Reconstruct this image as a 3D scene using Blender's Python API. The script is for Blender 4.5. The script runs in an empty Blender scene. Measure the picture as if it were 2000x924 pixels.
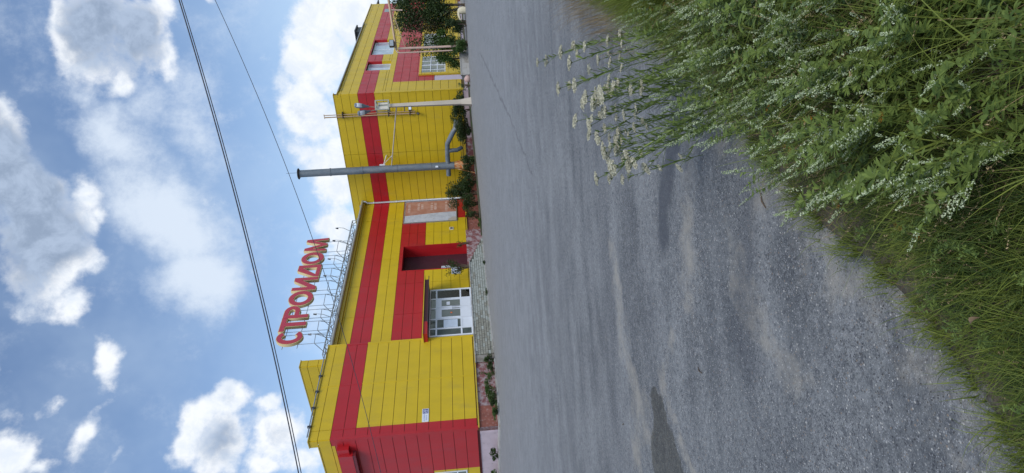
import bpy, bmesh, math, random
import numpy as np
from mathutils import Vector, Matrix
S = bpy.context.scene
COL = S.collection
random.seed(7); RNG = np.random.default_rng(11)

# ---------------------------------------------------------------- camera (phone held sideways, so the frame is rolled by a quarter turn)
F = Vector((0.0, 0.99761354, -0.06904502)); RT = Vector((0.99798455, -0.00438141, -0.06330590)); UP = Vector((0.06345733, 0.06890587, 0.99560291))
cd = bpy.data.cameras.new('camera'); cam = bpy.data.objects.new('camera', cd); COL.objects.link(cam)
cd.sensor_fit = 'HORIZONTAL'; cd.sensor_width = 36; cd.lens = 21.985; cd.clip_start = 0.05; cd.clip_end = 2000
cam.matrix_world = Matrix(((-UP.x, RT.x, -F.x, 0), (-UP.y, RT.y, -F.y, 0), (-UP.z, RT.z, -F.z, 1.5), (0, 0, 0, 1)))
S.camera = cam

# ---------------------------------------------------------------- exposure, sun, sky with clouds
S.view_settings.view_transform = 'Standard'; S.view_settings.look = 'None'
S.view_settings.exposure = 0.22; S.view_settings.gamma = 1; S.view_settings.use_curve_mapping = False
SUN_EL = math.radians(52); SUN_AZ = math.radians(162)      # azimuth from +Y towards +X
sl = bpy.data.lights.new('sun', 'SUN'); sl.energy = 2.3; sl.angle = math.radians(30); sl.color = (1, .96, .90)
so = bpy.data.objects.new('sun', sl); COL.objects.link(so)
sd = Vector((math.sin(SUN_AZ)*math.cos(SUN_EL), math.cos(SUN_AZ)*math.cos(SUN_EL), math.sin(SUN_EL)))
so.rotation_euler = sd.to_track_quat('Z', 'Y').to_euler(); so.location = sd*60
SKY_STRENGTH = 0.15
CLOUD_WHITE = (5.6, 5.8, 6.1); CLOUD_GREY = (1.75, 2.25, 3.1); WISP_COL = (4.4, 4.95, 5.7)
CUM=[[0.105,0.822,0.56,0.03,10.2,-14.98,-11.97,0.7,1.21,1.25,1.0],[0.053,0.835,0.547,-0.69,9.64,-14.64,-12.76,0.21,0.91,1.15,1.0],[0.012,0.852,0.523,-1.71,12.82,-20.87,-21.41,-0.37,1.07,0.9,0.3],[0.078,0.857,0.509,-0.7,15.47,-25.96,-29.68,1.2,2.52,0.8,0.2],[0.091,0.871,0.483,-0.83,24.29,-43.6,-41.62,2.23,3.79,0.6,0.0],[0.167,0.811,0.561,1.18,12.64,-18.64,-19.67,2.17,2.71,1.0,0.6],[0.124,0.859,0.497,0.23,14.98,-25.92,-21.11,1.73,2.3,0.75,0.2],[-0.04,0.86,0.508,-4.68,22.54,-38.52,-27.0,-1.66,0.67,0.7,0.0],[0.307,0.836,0.454,2.46,9.29,-18.77,-20.04,5.12,4.12,1.15,0.9],[0.294,0.86,0.416,2.1,9.2,-20.49,-22.4,5.61,4.2,1.1,0.9],[0.315,0.817,0.483,5.62,19.44,-36.57,-28.04,7.18,6.11,0.9,0.3],[0.275,0.883,0.381,2.97,15.97,-39.09,-37.27,8.88,6.3,0.8,0.1],[0.254,0.863,0.436,2.64,14.76,-30.72,-58.24,12.15,9.92,0.7,0.2],[0.328,0.865,0.38,3.57,13.48,-33.75,-36.08,10.55,7.1,0.7,0.1],[0.297,0.936,0.189,0.51,5.52,-28.17,-11.97,3.49,1.52,1.05,0.15],[0.332,0.933,0.141,0.27,3.31,-22.45,-16.47,5.55,2.0,1.0,0.1],[0.197,0.956,0.218,-0.17,6.78,-29.51,-14.38,2.61,1.53,0.95,0.2],[0.121,0.971,0.208,-0.63,4.36,-20.04,-15.0,1.59,1.29,1.1,0.25],[0.042,0.979,0.199,-1.3,4.81,-23.41,-16.87,0.49,1.16,1.05,0.1],[0.137,0.962,0.235,-0.87,9.34,-37.73,-36.82,4.4,3.41,0.8,0.1],[-0.25,0.884,0.394,-6.37,11.7,-30.3,-23.96,-6.25,-1.2,1.0,0.2],[-0.217,0.906,0.363,-5.09,10.12,-28.29,-31.03,-7.09,-0.82,1.0,0.3],[-0.274,0.894,0.355,-4.12,6.84,-20.42,-23.63,-6.81,-1.12,1.1,0.6],[-0.221,0.928,0.3,-6.73,12.21,-42.76,-38.69,-9.07,-0.39,0.9,0.0],[-0.265,0.923,0.279,-3.65,5.64,-22.11,-20.94,-5.9,-0.38,1.1,0.4],[-0.304,0.921,0.245,-4.46,5.79,-27.33,-24.75,-8.07,-0.44,1.0,0.2],[-0.305,0.905,0.298,-5.23,7.45,-28.0,-34.83,-11.3,-1.32,0.9,0.4],[-0.128,0.866,0.484,-8.45,25.26,-47.39,-19.69,-2.73,-0.3,0.85,0.0],[-0.163,0.831,0.532,-8.08,21.09,-35.37,-51.7,-8.65,-2.3,0.8,0.0],[-0.219,0.844,0.49,-11.87,25.07,-48.44,-31.73,-7.05,-2.05,0.75,0.2],[-0.104,0.812,0.574,-11.81,40.16,-58.9,-39.79,-4.55,-0.78,0.8,0.0],[-0.233,0.791,0.565,-7.44,14.87,-23.91,-27.37,-6.18,-2.65,1.0,0.2],[-0.247,0.812,0.529,-9.47,18.21,-32.38,-63.74,-15.52,-5.96,0.6,0.1],[-0.255,0.853,0.456,-18.8,35.05,-76.1,-37.56,-9.77,-2.74,0.55,0.0],[0.346,0.882,0.319,5.09,19.29,-58.84,-70.37,22.83,13.15,0.6,0.0]]
WISP=[[0.192,0.871,0.451,9.39,8.05,-19.54,-13.31,3.95,-1.97,0.9,0.0],[0.089,0.906,0.414,9.89,6.54,-16.44,-8.93,2.24,-2.99,1.15,0.0],[-0.029,0.922,0.386,6.51,8.18,-19.06,-14.77,1.1,-3.73,1.1,0.0],[0.242,0.847,0.474,2.92,16.82,-31.56,-24.83,4.72,4.23,0.6,0.0],[0.227,0.881,0.414,1.48,11.33,-24.91,-28.48,5.3,4.32,0.5,0.0],[0.181,0.919,0.35,0.37,8.91,-23.55,-11.33,1.71,1.37,0.45,0.0],[-0.102,0.963,0.25,-2.27,5.45,-21.91,-21.59,-2.48,0.72,0.4,0.0]]
W = bpy.data.worlds.new('World'); S.world = W; W.use_nodes = True
W.cycles.sampling_method = 'MANUAL'; W.cycles.sample_map_resolution = 256
NT = W.node_tree; NT.nodes.clear()

class NG:
    """small helper for writing node graphs"""
    def __init__(s, nt): s.nt = nt
    def n(s, typ, **kw):
        nd = s.nt.nodes.new(typ)
        for k, v in kw.items():
            if k.startswith('_'): setattr(nd, k[1:], v)
        return nd
    def put(s, sock, v):
        if isinstance(v, bpy.types.NodeSocket): s.nt.links.new(v, sock)
        else: sock.default_value = v
    def m(s, op, a, b=None, c=None, clamp=False):
        nd = s.n('ShaderNodeMath', _operation=op, _use_clamp=clamp); s.put(nd.inputs[0], a)
        if b is not None: s.put(nd.inputs[1], b)
        if c is not None: s.put(nd.inputs[2], c)
        return nd.outputs[0]
    def dot(s, a, v):
        nd = s.n('ShaderNodeVectorMath', _operation='DOT_PRODUCT'); s.put(nd.inputs[0], a); nd.inputs[1].default_value = v
        return nd.outputs['Value']
    def vm(s, op, a, b):
        nd = s.n('ShaderNodeVectorMath', _operation=op); s.put(nd.inputs[0], a); s.put(nd.inputs[1], b); return nd.outputs[0]
    def scale(s, a, k):
        nd = s.n('ShaderNodeVectorMath', _operation='SCALE'); s.put(nd.inputs[0], a); s.put(nd.inputs['Scale'], k); return nd.outputs[0]
    def noise(s, vec, scale, detail=4, rough=.5, out='Fac', dist=0):
        nd = s.n('ShaderNodeTexNoise'); s.put(nd.inputs['Vector'], vec); nd.inputs['Scale'].default_value = scale
        nd.inputs['Detail'].default_value = detail; nd.inputs['Roughness'].default_value = rough; nd.inputs['Distortion'].default_value = dist
        return nd.outputs[out]
    def mix(s, fac, a, b):
        nd = s.n('ShaderNodeMix', _data_type='RGBA'); s.put(nd.inputs[0], fac)
        for i, v in ((6, a), (7, b)):
            s.put(nd.inputs[i], v if isinstance(v, bpy.types.NodeSocket) else (*v[:3], 1))
        return nd.outputs[2]
    def ss(s, v, a, b):
        nd = s.n('ShaderNodeMapRange', _interpolation_type='SMOOTHSTEP'); s.put(nd.inputs[0], v)
        nd.inputs[1].default_value = a; nd.inputs[2].default_value = b; return nd.outputs[0]
    def lin(s, v, a, b, c=0, d=1):
        nd = s.n('ShaderNodeMapRange'); s.put(nd.inputs[0], v)
        for i, x in ((1, a), (2, b), (3, c), (4, d)): nd.inputs[i].default_value = x
        return nd.outputs[0]
g = NG(NT)
tc = g.n('ShaderNodeTexCoord').outputs['Generated']
nrm = g.n('ShaderNodeVectorMath', _operation='NORMALIZE'); NT.links.new(tc, nrm.inputs[0]); N = nrm.outputs[0]
sky = g.n('ShaderNodeTexSky', _sky_type='NISHITA'); sky.sun_disc = False; sky.sun_elevation = SUN_EL; sky.sun_rotation = SUN_AZ
sky.air_density = 1.0; sky.dust_density = .8; sky.ozone_density = 2.2
wn = g.n('ShaderNodeTexNoise'); NT.links.new(N, wn.inputs['Vector']); wn.inputs['Scale'].default_value = 5; wn.inputs['Detail'].default_value = 5
warp = g.vm('ADD', N, g.scale(g.vm('SUBTRACT', wn.outputs['Color'], (.5, .5, .5)), .15))
def field(L, vec):
    tot = None; dark = None
    for c in L:
        cx, cy, cz, ax, ay, az, bx, by, bz, st, dk = c
        a = g.dot(vec, (ax, ay, az)); b = g.dot(vec, (bx, by, bz))
        r2 = g.m('ADD', g.m('MULTIPLY', a, a), g.m('MULTIPLY', b, b))
        f = g.m('MULTIPLY', g.m('MAXIMUM', g.m('SUBTRACT', 1.45, g.m('SQRT', r2)), 0), st*1.15)
        tot = f if tot is None else g.m('SMOOTH_MAX', tot, f, .1)
        if dk: 
            d = g.m('MULTIPLY', f, dk); dark = d if dark is None else g.m('MAXIMUM', dark, d)
    return tot, dark
fc, dk = field(CUM, warp); fw, _ = field(WISP, warp)
n1 = g.noise(N, 11, 9, .62); n2 = g.noise(N, 26, 6, .65, dist=.3)
n0 = g.noise(N, 4.5, 4, .6)
body = g.m('ADD', g.m('ADD', fc, g.m('MULTIPLY', g.m('SUBTRACT', n1, .5), 3.5)), g.m('MULTIPLY', g.m('SUBTRACT', n0, .5), 1.6))
cum = g.ss(body, .42, 1.2)
# self-shading inside a cloud: thick middles are grey, edges stay white
core = g.ss(g.m('ADD', dk, g.m('MULTIPLY', g.m('SUBTRACT', g.m('ADD', g.m('MULTIPLY', n1, .6), g.m('MULTIPLY', n2, .4)), .5), 2.4)), .42, 1.2)
puff = g.ss(n2, .38, .66)
cwhite = g.mix(g.m('MULTIPLY', puff, .55), CLOUD_WHITE, (4.0, 4.6, 5.4))
ccol = g.mix(core, cwhite, g.mix(g.ss(n2, .35, .65), CLOUD_GREY, (2.6, 3.2, 4.2)))
sep = g.n('ShaderNodeSeparateXYZ'); NT.links.new(N, sep.inputs[0])
nw = g.noise(g.vm('MULTIPLY', N, (1, 1.3, .8)), 9, 7, .7)
wis = g.m('MULTIPLY', g.ss(g.m('ADD', fw, g.m('MULTIPLY', g.m('SUBTRACT', nw, .5), 2.9)), .05, 1.5), .9)
haze = g.m('ADD', g.m('MULTIPLY', g.ss(g.noise(N, 3.2, 5, .6), .38, .75), .26), g.m('MULTIPLY', g.ss(sep.outputs[2], .5, .05), .16))
skyc = g.n('ShaderNodeHueSaturation'); NT.links.new(sky.outputs[0], skyc.inputs['Color']); skyc.inputs['Saturation'].default_value = 1.0; skyc.inputs['Value'].default_value = 1.0
c1 = g.mix(haze, skyc.outputs[0], (3.9, 4.8, 5.8))
c2 = g.mix(wis, c1, WISP_COL)
c3 = g.mix(cum, c2, ccol)
bg = g.n('ShaderNodeBackground'); NT.links.new(c3, bg.inputs[0]); bg.inputs[1].default_value = SKY_STRENGTH
wo = g.n('ShaderNodeOutputWorld'); NT.links.new(bg.outputs[0], wo.inputs[0])

# ---------------------------------------------------------------- helpers
YAW = 0.9796; OX, OY, PT = -10.131, 33.705, 1.684     # corner of the near wing at the top of its plinth
CY, SY = math.cos(YAW), math.sin(YAW)
R = 0.65                                               # height of one cladding panel
def bw(s, t, h=0.0): return Vector((OX + s*CY - t*SY, OY + s*SY + t*CY, PT + h))
def sst(v, a, b):
    x = np.clip((np.asarray(v, float)-a)/(b-a), 0, 1); return x*x*(3-2*x)
def gz(X, Y):
    X = np.asarray(X, float); Y = np.asarray(Y, float)
    return .0115*np.clip(Y, -20, 40) + .25*sst(X, 4, 11)*sst(Y, 30, 45) + .2*sst(-X, 7, 12)*sst(Y, 25, 35)
def ground_h(s, t):
    p = bw(s, t); return float(gz(p.x, p.y)) - PT

def tag(o, label=None, cat=None, group=None, kind=None):
    if label: o['label'] = label
    if cat: o['category'] = cat
    if group: o['group'] = group
    if kind: o['kind'] = kind
    return o
def empty(name, loc, rz=0, **kw):
    o = bpy.data.objects.new(name, None); COL.objects.link(o); o.location = loc; o.rotation_euler = (0, 0, rz); o.empty_display_size = .2
    return tag(o, **kw)

MATS = {}
def mat(name, col, rough=.6, var=.08, vscale=3.0, bump=0, bscale=40, metal=0, spec=.5, col2=None, c2scale=1.5, c2t=(.45, .62), trans=0, stretch=None):
    if name in MATS: return MATS[name]
    m = bpy.data.materials.new(name); m.use_nodes = True; nt = m.node_tree; nt.nodes.clear(); q = NG(nt)
    P = q.n('ShaderNodeBsdfPrincipled'); out = q.n('ShaderNodeOutputMaterial')
    co = q.n('ShaderNodeTexCoord').outputs['Object']
    if stretch: co = q.vm('MULTIPLY', co, stretch)
    f = q.noise(co, vscale, 6, .6)
    a = tuple(max(0, c*(1-var)) for c in col); b = tuple(min(1, c*(1+var)) for c in col)
    c = q.mix(q.lin(f, .3, .7), a, b)
    if col2: 
        c = q.mix(q.ss(q.noise(co, c2scale, 8, .65), *c2t), c, col2)
    q.put(P.inputs['Base Color'], c); P.inputs['Roughness'].default_value = rough; P.inputs['Metallic'].default_value = metal
    P.inputs['Specular IOR Level'].default_value = spec
    q.put(P.inputs['Roughness'], q.lin(q.noise(co, vscale*2, 4), .3, .7, max(0, rough-.06), min(1, rough+.06)))
    if bump:
        bn = q.n('ShaderNodeBump'); bn.inputs['Strength'].default_value = bump; bn.inputs['Distance'].default_value = .01
        q.put(bn.inputs['Height'], q.noise(co, bscale, 4)); nt.links.new(bn.outputs[0], P.inputs['Normal'])
    sh = P.outputs[0]
    if trans:
        T = q.n('ShaderNodeBsdfTranslucent'); q.put(T.inputs[0], c); mx = q.n('ShaderNodeMixShader'); mx.inputs[0].default_value = trans
        nt.links.new(sh, mx.inputs[1]); nt.links.new(T.outputs[0], mx.inputs[2]); sh = mx.outputs[0]
    nt.links.new(sh, out.inputs[0]); MATS[name] = m; return m

def leafmat(name, c_dark, c_light, rough=.5, trans=.35, spec=.4):
    """foliage: colour varies with the per-vertex 'var' value of each leaf or blade"""
    m = bpy.data.materials.new(name); m.use_nodes = True; nt = m.node_tree; nt.nodes.clear(); q = NG(nt)
    P = q.n('ShaderNodeBsdfPrincipled'); out = q.n('ShaderNodeOutputMaterial')
    at = q.n('ShaderNodeAttribute', _attribute_name='var')
    c = q.mix(at.outputs['Fac'], c_dark, c_light)
    q.put(P.inputs['Base Color'], c); P.inputs['Roughness'].default_value = rough; P.inputs['Specular IOR Level'].default_value = spec
    T = q.n('ShaderNodeBsdfTranslucent'); q.put(T.inputs[0], c); mx = q.n('ShaderNodeMixShader'); mx.inputs[0].default_value = trans
    nt.links.new(P.outputs[0], mx.inputs[1]); nt.links.new(T.outputs[0], mx.inputs[2]); nt.links.new(mx.outputs[0], out.inputs[0])
    MATS[name] = m; return m

class MB:
    """collects shapes; build() links them as one mesh object"""
    def __init__(s): s.v = []; s.f = []; s.mi = []; s.sm = []
    def add(s, vs, fs, mi=0, smooth=False):
        b = len(s.v); s.v += [tuple(v) for v in vs]
        for f in fs: s.f.append([b+i for i in f]); s.mi.append(mi); s.sm.append(smooth)
    def box(s, x0, x1, y0, y1, z0, z1, mi=0):
        if x0 > x1: x0, x1 = x1, x0
        if y0 > y1: y0, y1 = y1, y0
        if z0 > z1: z0, z1 = z1, z0
        s.add([(x0,y0,z0),(x1,y0,z0),(x1,y1,z0),(x0,y1,z0),(x0,y0,z1),(x1,y0,z1),(x1,y1,z1),(x0,y1,z1)],
              [(0,3,2,1),(4,5,6,7),(0,1,5,4),(1,2,6,5),(2,3,7,6),(3,0,4,7)], mi)
    def prism(s, pts, axis, a0, a1, mi=0):
        """extrude polygon pts (2D) along axis 'x','y' or 'z' from a0 to a1"""
        def P(p, a):
            return {'x': (a, p[0], p[1]), 'y': (p[0], a, p[1]), 'z': (p[0], p[1], a)}[axis]
        n = len(pts); vs = [P(p, a0) for p in pts]+[P(p, a1) for p in pts]
        fs = [tuple(range(n))[::-1], tuple(range(n, 2*n))]+[(i, (i+1) % n, n+(i+1) % n, n+i) for i in range(n)]
        s.add(vs, fs, mi)
    def tube(s, pts, r, n=8, mi=0, caps=True, smooth=True):
        pts = [Vector(p) for p in pts]; rs = r if isinstance(r, (list, tuple)) else [r]*len(pts)
        T = [(pts[min(i+1, len(pts)-1)]-pts[max(i-1, 0)]).normalized() for i in range(len(pts))]
        ref = Vector((0, 0, 1)) if abs(T[0].z) < .9 else Vector((1, 0, 0))
        A = T[0].cross(ref).normalized(); vs = []
        for i, p in enumerate(pts):
            A = (A - T[i]*A.dot(T[i])).normalized(); B = T[i].cross(A)
            for k in range(n):
                w = 2*math.pi*k/n; vs.append(p + (A*math.cos(w)+B*math.sin(w))*rs[i])
        fs = [(i*n+k, i*n+(k+1) % n, (i+1)*n+(k+1) % n, (i+1)*n+k) for i in range(len(pts)-1) for k in range(n)]
        s.add(vs, fs, mi, smooth)
        if caps:
            s.add([vs[k] for k in range(n)], [tuple(range(n))[::-1]], mi); s.add([vs[(len(pts)-1)*n+k] for k in range(n)], [tuple(range(n))], mi)
    def lathe(s, prof, c=(0, 0, 0), n=16, mi=0, smooth=True):
        vs = [(c[0]+r*math.cos(2*math.pi*k/n), c[1]+r*math.sin(2*math.pi*k/n), c[2]+z) for r, z in prof for k in range(n)]
        s.add(vs, [(i*n+k, i*n+(k+1) % n, (i+1)*n+(k+1) % n, (i+1)*n+k) for i in range(len(prof)-1) for k in range(n)], mi, smooth)
    def build(s, name, mats, parent=None, bevel=0, **kw):
        me = bpy.data.meshes.new(name); me.from_pydata(s.v, [], s.f)
        for m in (mats if isinstance(mats, (list, tuple)) else [mats]): me.materials.append(m)
        me.polygons.foreach_set('material_index', s.mi); me.polygons.foreach_set('use_smooth', s.sm); me.update()
        o = bpy.data.objects.new(name, me); COL.objects.link(o)
        if parent: o.parent = parent
        if bevel:
            b = o.modifiers.new('bevel', 'BEVEL'); b.width = bevel; b.segments = 1; b.limit_method = 'ANGLE'
        return tag(o, **kw)

def npmesh(name, verts, quads, material, var=None, parent=None, mi=None, smooth=False, link=True):
    verts = np.asarray(verts, np.float32).reshape(-1, 3); quads = np.asarray(quads, np.int32); k = quads.shape[1]
    me = bpy.data.meshes.new(name); me.vertices.add(len(verts)); me.vertices.foreach_set('co', verts.ravel())
    me.loops.add(quads.size); me.loops.foreach_set('vertex_index', quads.ravel())
    me.polygons.add(len(quads)); me.polygons.foreach_set('loop_start', np.arange(0, quads.size, k, dtype=np.int32))
    me.polygons.foreach_set('loop_total', np.full(len(quads), k, np.int32))
    for m in (material if isinstance(material, (list, tuple)) else [material]): me.materials.append(m)
    if mi is not None: me.polygons.foreach_set('material_index', np.asarray(mi, np.int32))
    if smooth: me.polygons.foreach_set('use_smooth', np.ones(len(quads), bool))
    me.update(calc_edges=True)
    if var is not None:
        a = me.attributes.new('var', 'FLOAT', 'POINT'); a.data.foreach_set('value', np.asarray(var, np.float32))
    if not link: return me
    o = bpy.data.objects.new(name, me); COL.objects.link(o)
    if parent: o.parent = parent
    return o
# ---------------------------------------------------------------- materials
YEL = mat('yellow_cladding', (.53, .375, .012), rough=.46, var=.07, vscale=1.6, spec=.4, col2=(.44, .32, .03), c2scale=1.3, c2t=(.5, .8), stretch=(.8, .8, .35), bump=.25, bscale=9)
RED = mat('red_cladding', (.37, .009, .014), rough=.42, var=.08, vscale=1.6, spec=.5, col2=(.31, .02, .028), c2scale=1.3, c2t=(.5, .8), stretch=(.8, .8, .35), bump=.25, bscale=9)
DYEL = mat('yellow_trim', (.45, .32, .03), rough=.45); DRED = mat('dark_red_trim', (.13, .012, .018), rough=.5)
SEAM = mat('panel_seam', (.10, .065, .012), rough=.8); SEAMR = mat('red_panel_seam', (.08, .006, .008), rough=.8)
MAROON = mat('maroon_boards', (.055, .012, .02), rough=.6, var=.2, vscale=8, stretch=(6, 6, .4))
WHITEP = mat('white_plastic', (.62, .66, .72), rough=.35, var=.04); OFFW = mat('off_white_paint', (.55, .53, .47), rough=.55, var=.1)
GREYM = mat('galvanised_metal', (.32, .35, .38), rough=.38, metal=.6, var=.15, vscale=6)
PIPE = mat('grey_pipe_paint', (.105, .135, .165), rough=.5, var=.22, vscale=2.5, col2=(.15, .17, .19), c2scale=3, stretch=(1, 1, .3))
GUT = mat('gutter_metal', (.36, .36, .33), rough=.35, metal=.4, var=.1, vscale=2)
DARK = mat('dark_metal', (.03, .032, .036), rough=.5); RUST = mat('rusty_orange_paint', (.42, .13, .03), rough=.8, var=.3, vscale=5, col2=(.5, .36, .2), c2scale=3)
ROOFM = mat('roof_felt', (.12, .12, .12), rough=.9)
CONC = mat('pale_concrete', (.33, .33, .32), rough=.9, var=.15, vscale=2, bump=.4, bscale=30, col2=(.22, .21, .19), c2scale=2)
PINKW = mat('pinkish_whitewash', (.46, .38, .42), rough=.9, var=.1, vscale=2, bump=.4, col2=(.26, .22, .22), c2scale=2.6, c2t=(.56, .72))
PEEL = mat('peeling_red_paint', (.19, .07, .07), rough=.9, var=.3, vscale=5, bump=.6, col2=(.32, .26, .27), c2scale=2.6, c2t=(.44, .60))
REDP = mat('faded_red_paint', (.22, .075, .055), rough=.9, var=.25, vscale=3, bump=.5, col2=(.34, .22, .20), c2scale=7, c2t=(.55, .68))
TAN = mat('tan_painted_metal', (.36, .25, .15), rough=.5, var=.15); PINKM = mat('dusty_pink_paint', (.46, .33, .27), rough=.55, var=.12)
BROWN = mat('brown_brick', (.22, .09, .055), rough=.9, var=.2, vscale=6, bump=.4)
def glassmat(name, col, rough=.06):
    m = mat(name, col, rough=rough, var=.25, vscale=1.3, spec=.8); return m
GLASS = glassmat('dark_glass', (.085, .105, .10)); GLASSB = glassmat('curtained_glass', (.34, .40, .47), .15)
INT = mat('shop_interior', (.24, .26, .22), rough=.8, var=.4, vscale=2)
def clear_glass():
    m = bpy.data.materials.new('clear_glass'); m.use_nodes = True; nt = m.node_tree; nt.nodes.clear(); q = NG(nt)
    T = q.n('ShaderNodeBsdfTransparent'); T.inputs[0].default_value = (.86, .92, .88, 1); G = q.n('ShaderNodeBsdfGlossy'); G.inputs['Roughness'].default_value = .03
    fr = q.n('ShaderNodeFresnel'); fr.inputs[0].default_value = 1.5; mx = q.n('ShaderNodeMixShader'); nt.links.new(fr.outputs[0], mx.inputs[0])
    nt.links.new(T.outputs[0], mx.inputs[1]); nt.links.new(G.outputs[0], mx.inputs[2]); o = q.n('ShaderNodeOutputMaterial'); nt.links.new(mx.outputs[0], o.inputs[0]); return m
CLEAR = clear_glass()

# ---------------------------------------------------------------- ground: one asphalt sheet to the horizon
def asphalt():
    m = bpy.data.materials.new('worn_asphalt'); m.use_nodes = True; nt = m.node_tree; nt.nodes.clear(); q = NG(nt)
    P = q.n('ShaderNodeBsdfPrincipled'); out = q.n('ShaderNodeOutputMaterial'); nt.links.new(P.outputs[0], out.inputs[0])
    co = q.n('ShaderNodeTexCoord').outputs['Object']
    sx = q.n('ShaderNodeSeparateXYZ')
    wob = q.n('ShaderNodeTexNoise'); nt.links.new(co, wob.inputs['Vector']); wob.inputs['Scale'].default_value = 1.6; wob.inputs['Detail'].default_value = 6; wob.inputs['Roughness'].default_value = .6
    wco = q.vm('ADD', co, q.scale(q.vm('SUBTRACT', wob.outputs['Color'], (.5, .5, .5)), .55))
    nt.links.new(wco, sx.inputs[0]); X, Y = sx.outputs[0], sx.outputs[1]
    def seg(ax, ay, bx, by, w, soft=1.0):
        dx, dy = bx-ax, by-ay; L2 = dx*dx+dy*dy
        px, py = q.m('SUBTRACT', X, ax), q.m('SUBTRACT', Y, ay)
        h = q.m('DIVIDE', q.m('ADD', q.m('MULTIPLY', px, dx), q.m('MULTIPLY', py, dy)), L2, clamp=True)
        ex = q.m('SUBTRACT', px, q.m('MULTIPLY', h, dx)); ey = q.m('SUBTRACT', py, q.m('MULTIPLY', h, dy))
        d = q.m('SQRT', q.m('ADD', q.m('MULTIPLY', ex, ex), q.m('MULTIPLY', ey, ey)))
        return q.m('SUBTRACT', 1, q.ss(d, w*(1-soft), w))
    big = q.noise(q.vm('MULTIPLY', co, (.5, 1.4, 1)), 1.1, 7, .6)
    mid = q.noise(q.vm('MULTIPLY', co, (.35, 1.6, 1)), 3.2, 6, .6)
    c = q.mix(q.ss(big, .38, .64), (.093, .101, .106), (.183, .193, .194))
    c = q.mix(q.m('MULTIPLY', q.ss(mid, .44, .66), .42), c, (.20, .208, .208))
    # long tyre-worn streaks across the lot
    streak = q.noise(q.vm('MULTIPLY', co, (.05, 1.0, 1)), 1.3, 6, .65)
    c = q.mix(q.m('MULTIPLY', q.ss(streak, .46, .66), .3), c, (.226, .235, .238))
    c = q.mix(q.m('MULTIPLY', q.ss(streak, .5, .3), .22), c, (.085, .09, .105))
    c = q.mix(q.m('MULTIPLY', q.ss(q.m('ADD', Y, q.m('MULTIPLY', big, 4)), 7, 20), .7), c, (.25, .264, .272))  # far lot paler: the grazing sky sheen is mixed into its colour
    # aggregate
    grit = q.noise(co, 260, 3, .8)
    sp = q.noise(co, 26, 6, .88)
    c = q.mix(q.m('MULTIPLY', q.ss(sp, .52, .38), .75), c, (.055, .06, .068)); c = q.mix(q.m('MULTIPLY', q.ss(sp, .53, .66), .65), c, (.29, .295, .30))
    v1 = q.n('ShaderNodeTexVoronoi'); nt.links.new(co, v1.inputs['Vector']); v1.inputs['Scale'].default_value = 150
    v2 = q.n('ShaderNodeTexVoronoi'); nt.links.new(co, v2.inputs['Vector']); v2.inputs['Scale'].default_value = 80
    s1 = q.n('ShaderNodeSeparateColor'); nt.links.new(v1.outputs['Color'], s1.inputs[0])
    s2 = q.n('ShaderNodeSeparateColor'); nt.links.new(v2.outputs['Color'], s2.inputs[0])
    expo = q.ss(q.noise(co, 2.4, 4, .6), .35, .62)       # where the binder is worn off the stones
    inside = q.ss(v2.outputs['Distance'], .42, .25); inside1 = q.ss(v1.outputs['Distance'], .5, .3)
    c = q.mix(q.m('MULTIPLY', q.ss(s1.outputs[0], .45, .0), q.m('MULTIPLY', expo, .85)), c, (.035, .038, .045))
    c = q.mix(q.m('MULTIPLY', q.m('MULTIPLY', q.ss(s1.outputs[1], .66, .98), inside1), .6), c, (.34, .35, .37))
    c = q.mix(q.m('MULTIPLY', q.m('MULTIPLY', q.ss(s2.outputs[0], .86, .95), inside), .8), c, (.42, .415, .39))
    c = q.mix(q.m('MULTIPLY', q.m('MULTIPLY', q.ss(s2.outputs[1], .93, .97), inside), .6), c, (.24, .17, .11))
    c = q.mix(q.m('MULTIPLY', q.m('MULTIPLY', q.ss(s2.outputs[2], .88, .93), inside), .8), c, (.03, .032, .038))
    # dust washed into the low places
    dust = seg(-.35, 6.15, -1.2, 5.85, .42); 
    for a in ((-1.2, 5.9, -1.75, 5.35, .42), (-1.6, 5.6, -3.3, 5.9, .5), (.9, 3.85, -.5, 4.15, .30), (-1.3, 4.85, -.9, 4.6, .22), (.45, 3.2, .15, 3.0, .22), (-.2, 3.4, -.8, 2.9, .3), (-1.75, 4.2, -1.2, 4.9, .14)):
        dust = q.m('MAXIMUM', dust, seg(*a))
    ed = None
    for a in ((-.72, 1.6, -.16, 2.28), (-.16, 2.28, .52, 3.2), (.52, 3.2, 1.2, 4.0), (1.2, 4.0, 2.8, 6.9)):
        e_ = seg(a[0]-.10, a[1], a[2]-.10, a[3], .34); ed = e_ if ed is None else q.m('MAXIMUM', ed, e_)
    dust = q.m('MAXIMUM', dust, q.m('MULTIPLY', ed, .9))
    dn = q.noise(co, 5, 7, .7)
    dm = q.m('MULTIPLY', q.ss(q.m('ADD', q.m('MULTIPLY', dust, .8), q.m('MULTIPLY', q.m('SUBTRACT', dn, .5), 3.0)), .25, 1.3), .7)
    c = q.mix(dm, c, (.285, .268, .228))
    # dark tyre mark and the damp patch
    tyre = q.m('MAXIMUM', seg(1.35, 3.75, -.05, 4.62, .17, .55), q.m('MULTIPLY', seg(.7, 3.0, -.7, 3.35, .28), .45))
    c = q.mix(q.m('MULTIPLY', tyre, .74), c, (.05, .056, .068))
    wet = q.m('MAXIMUM', seg(-1.50, 4.98, -1.9, 4.9, .26, .6), seg(-1.95, 4.85, -2.6, 4.75, .56, .5))
    wm = q.ss(q.m('ADD', wet, q.m('MULTIPLY', q.m('SUBTRACT', dn, .5), 1.3)), .40, .62)
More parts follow.
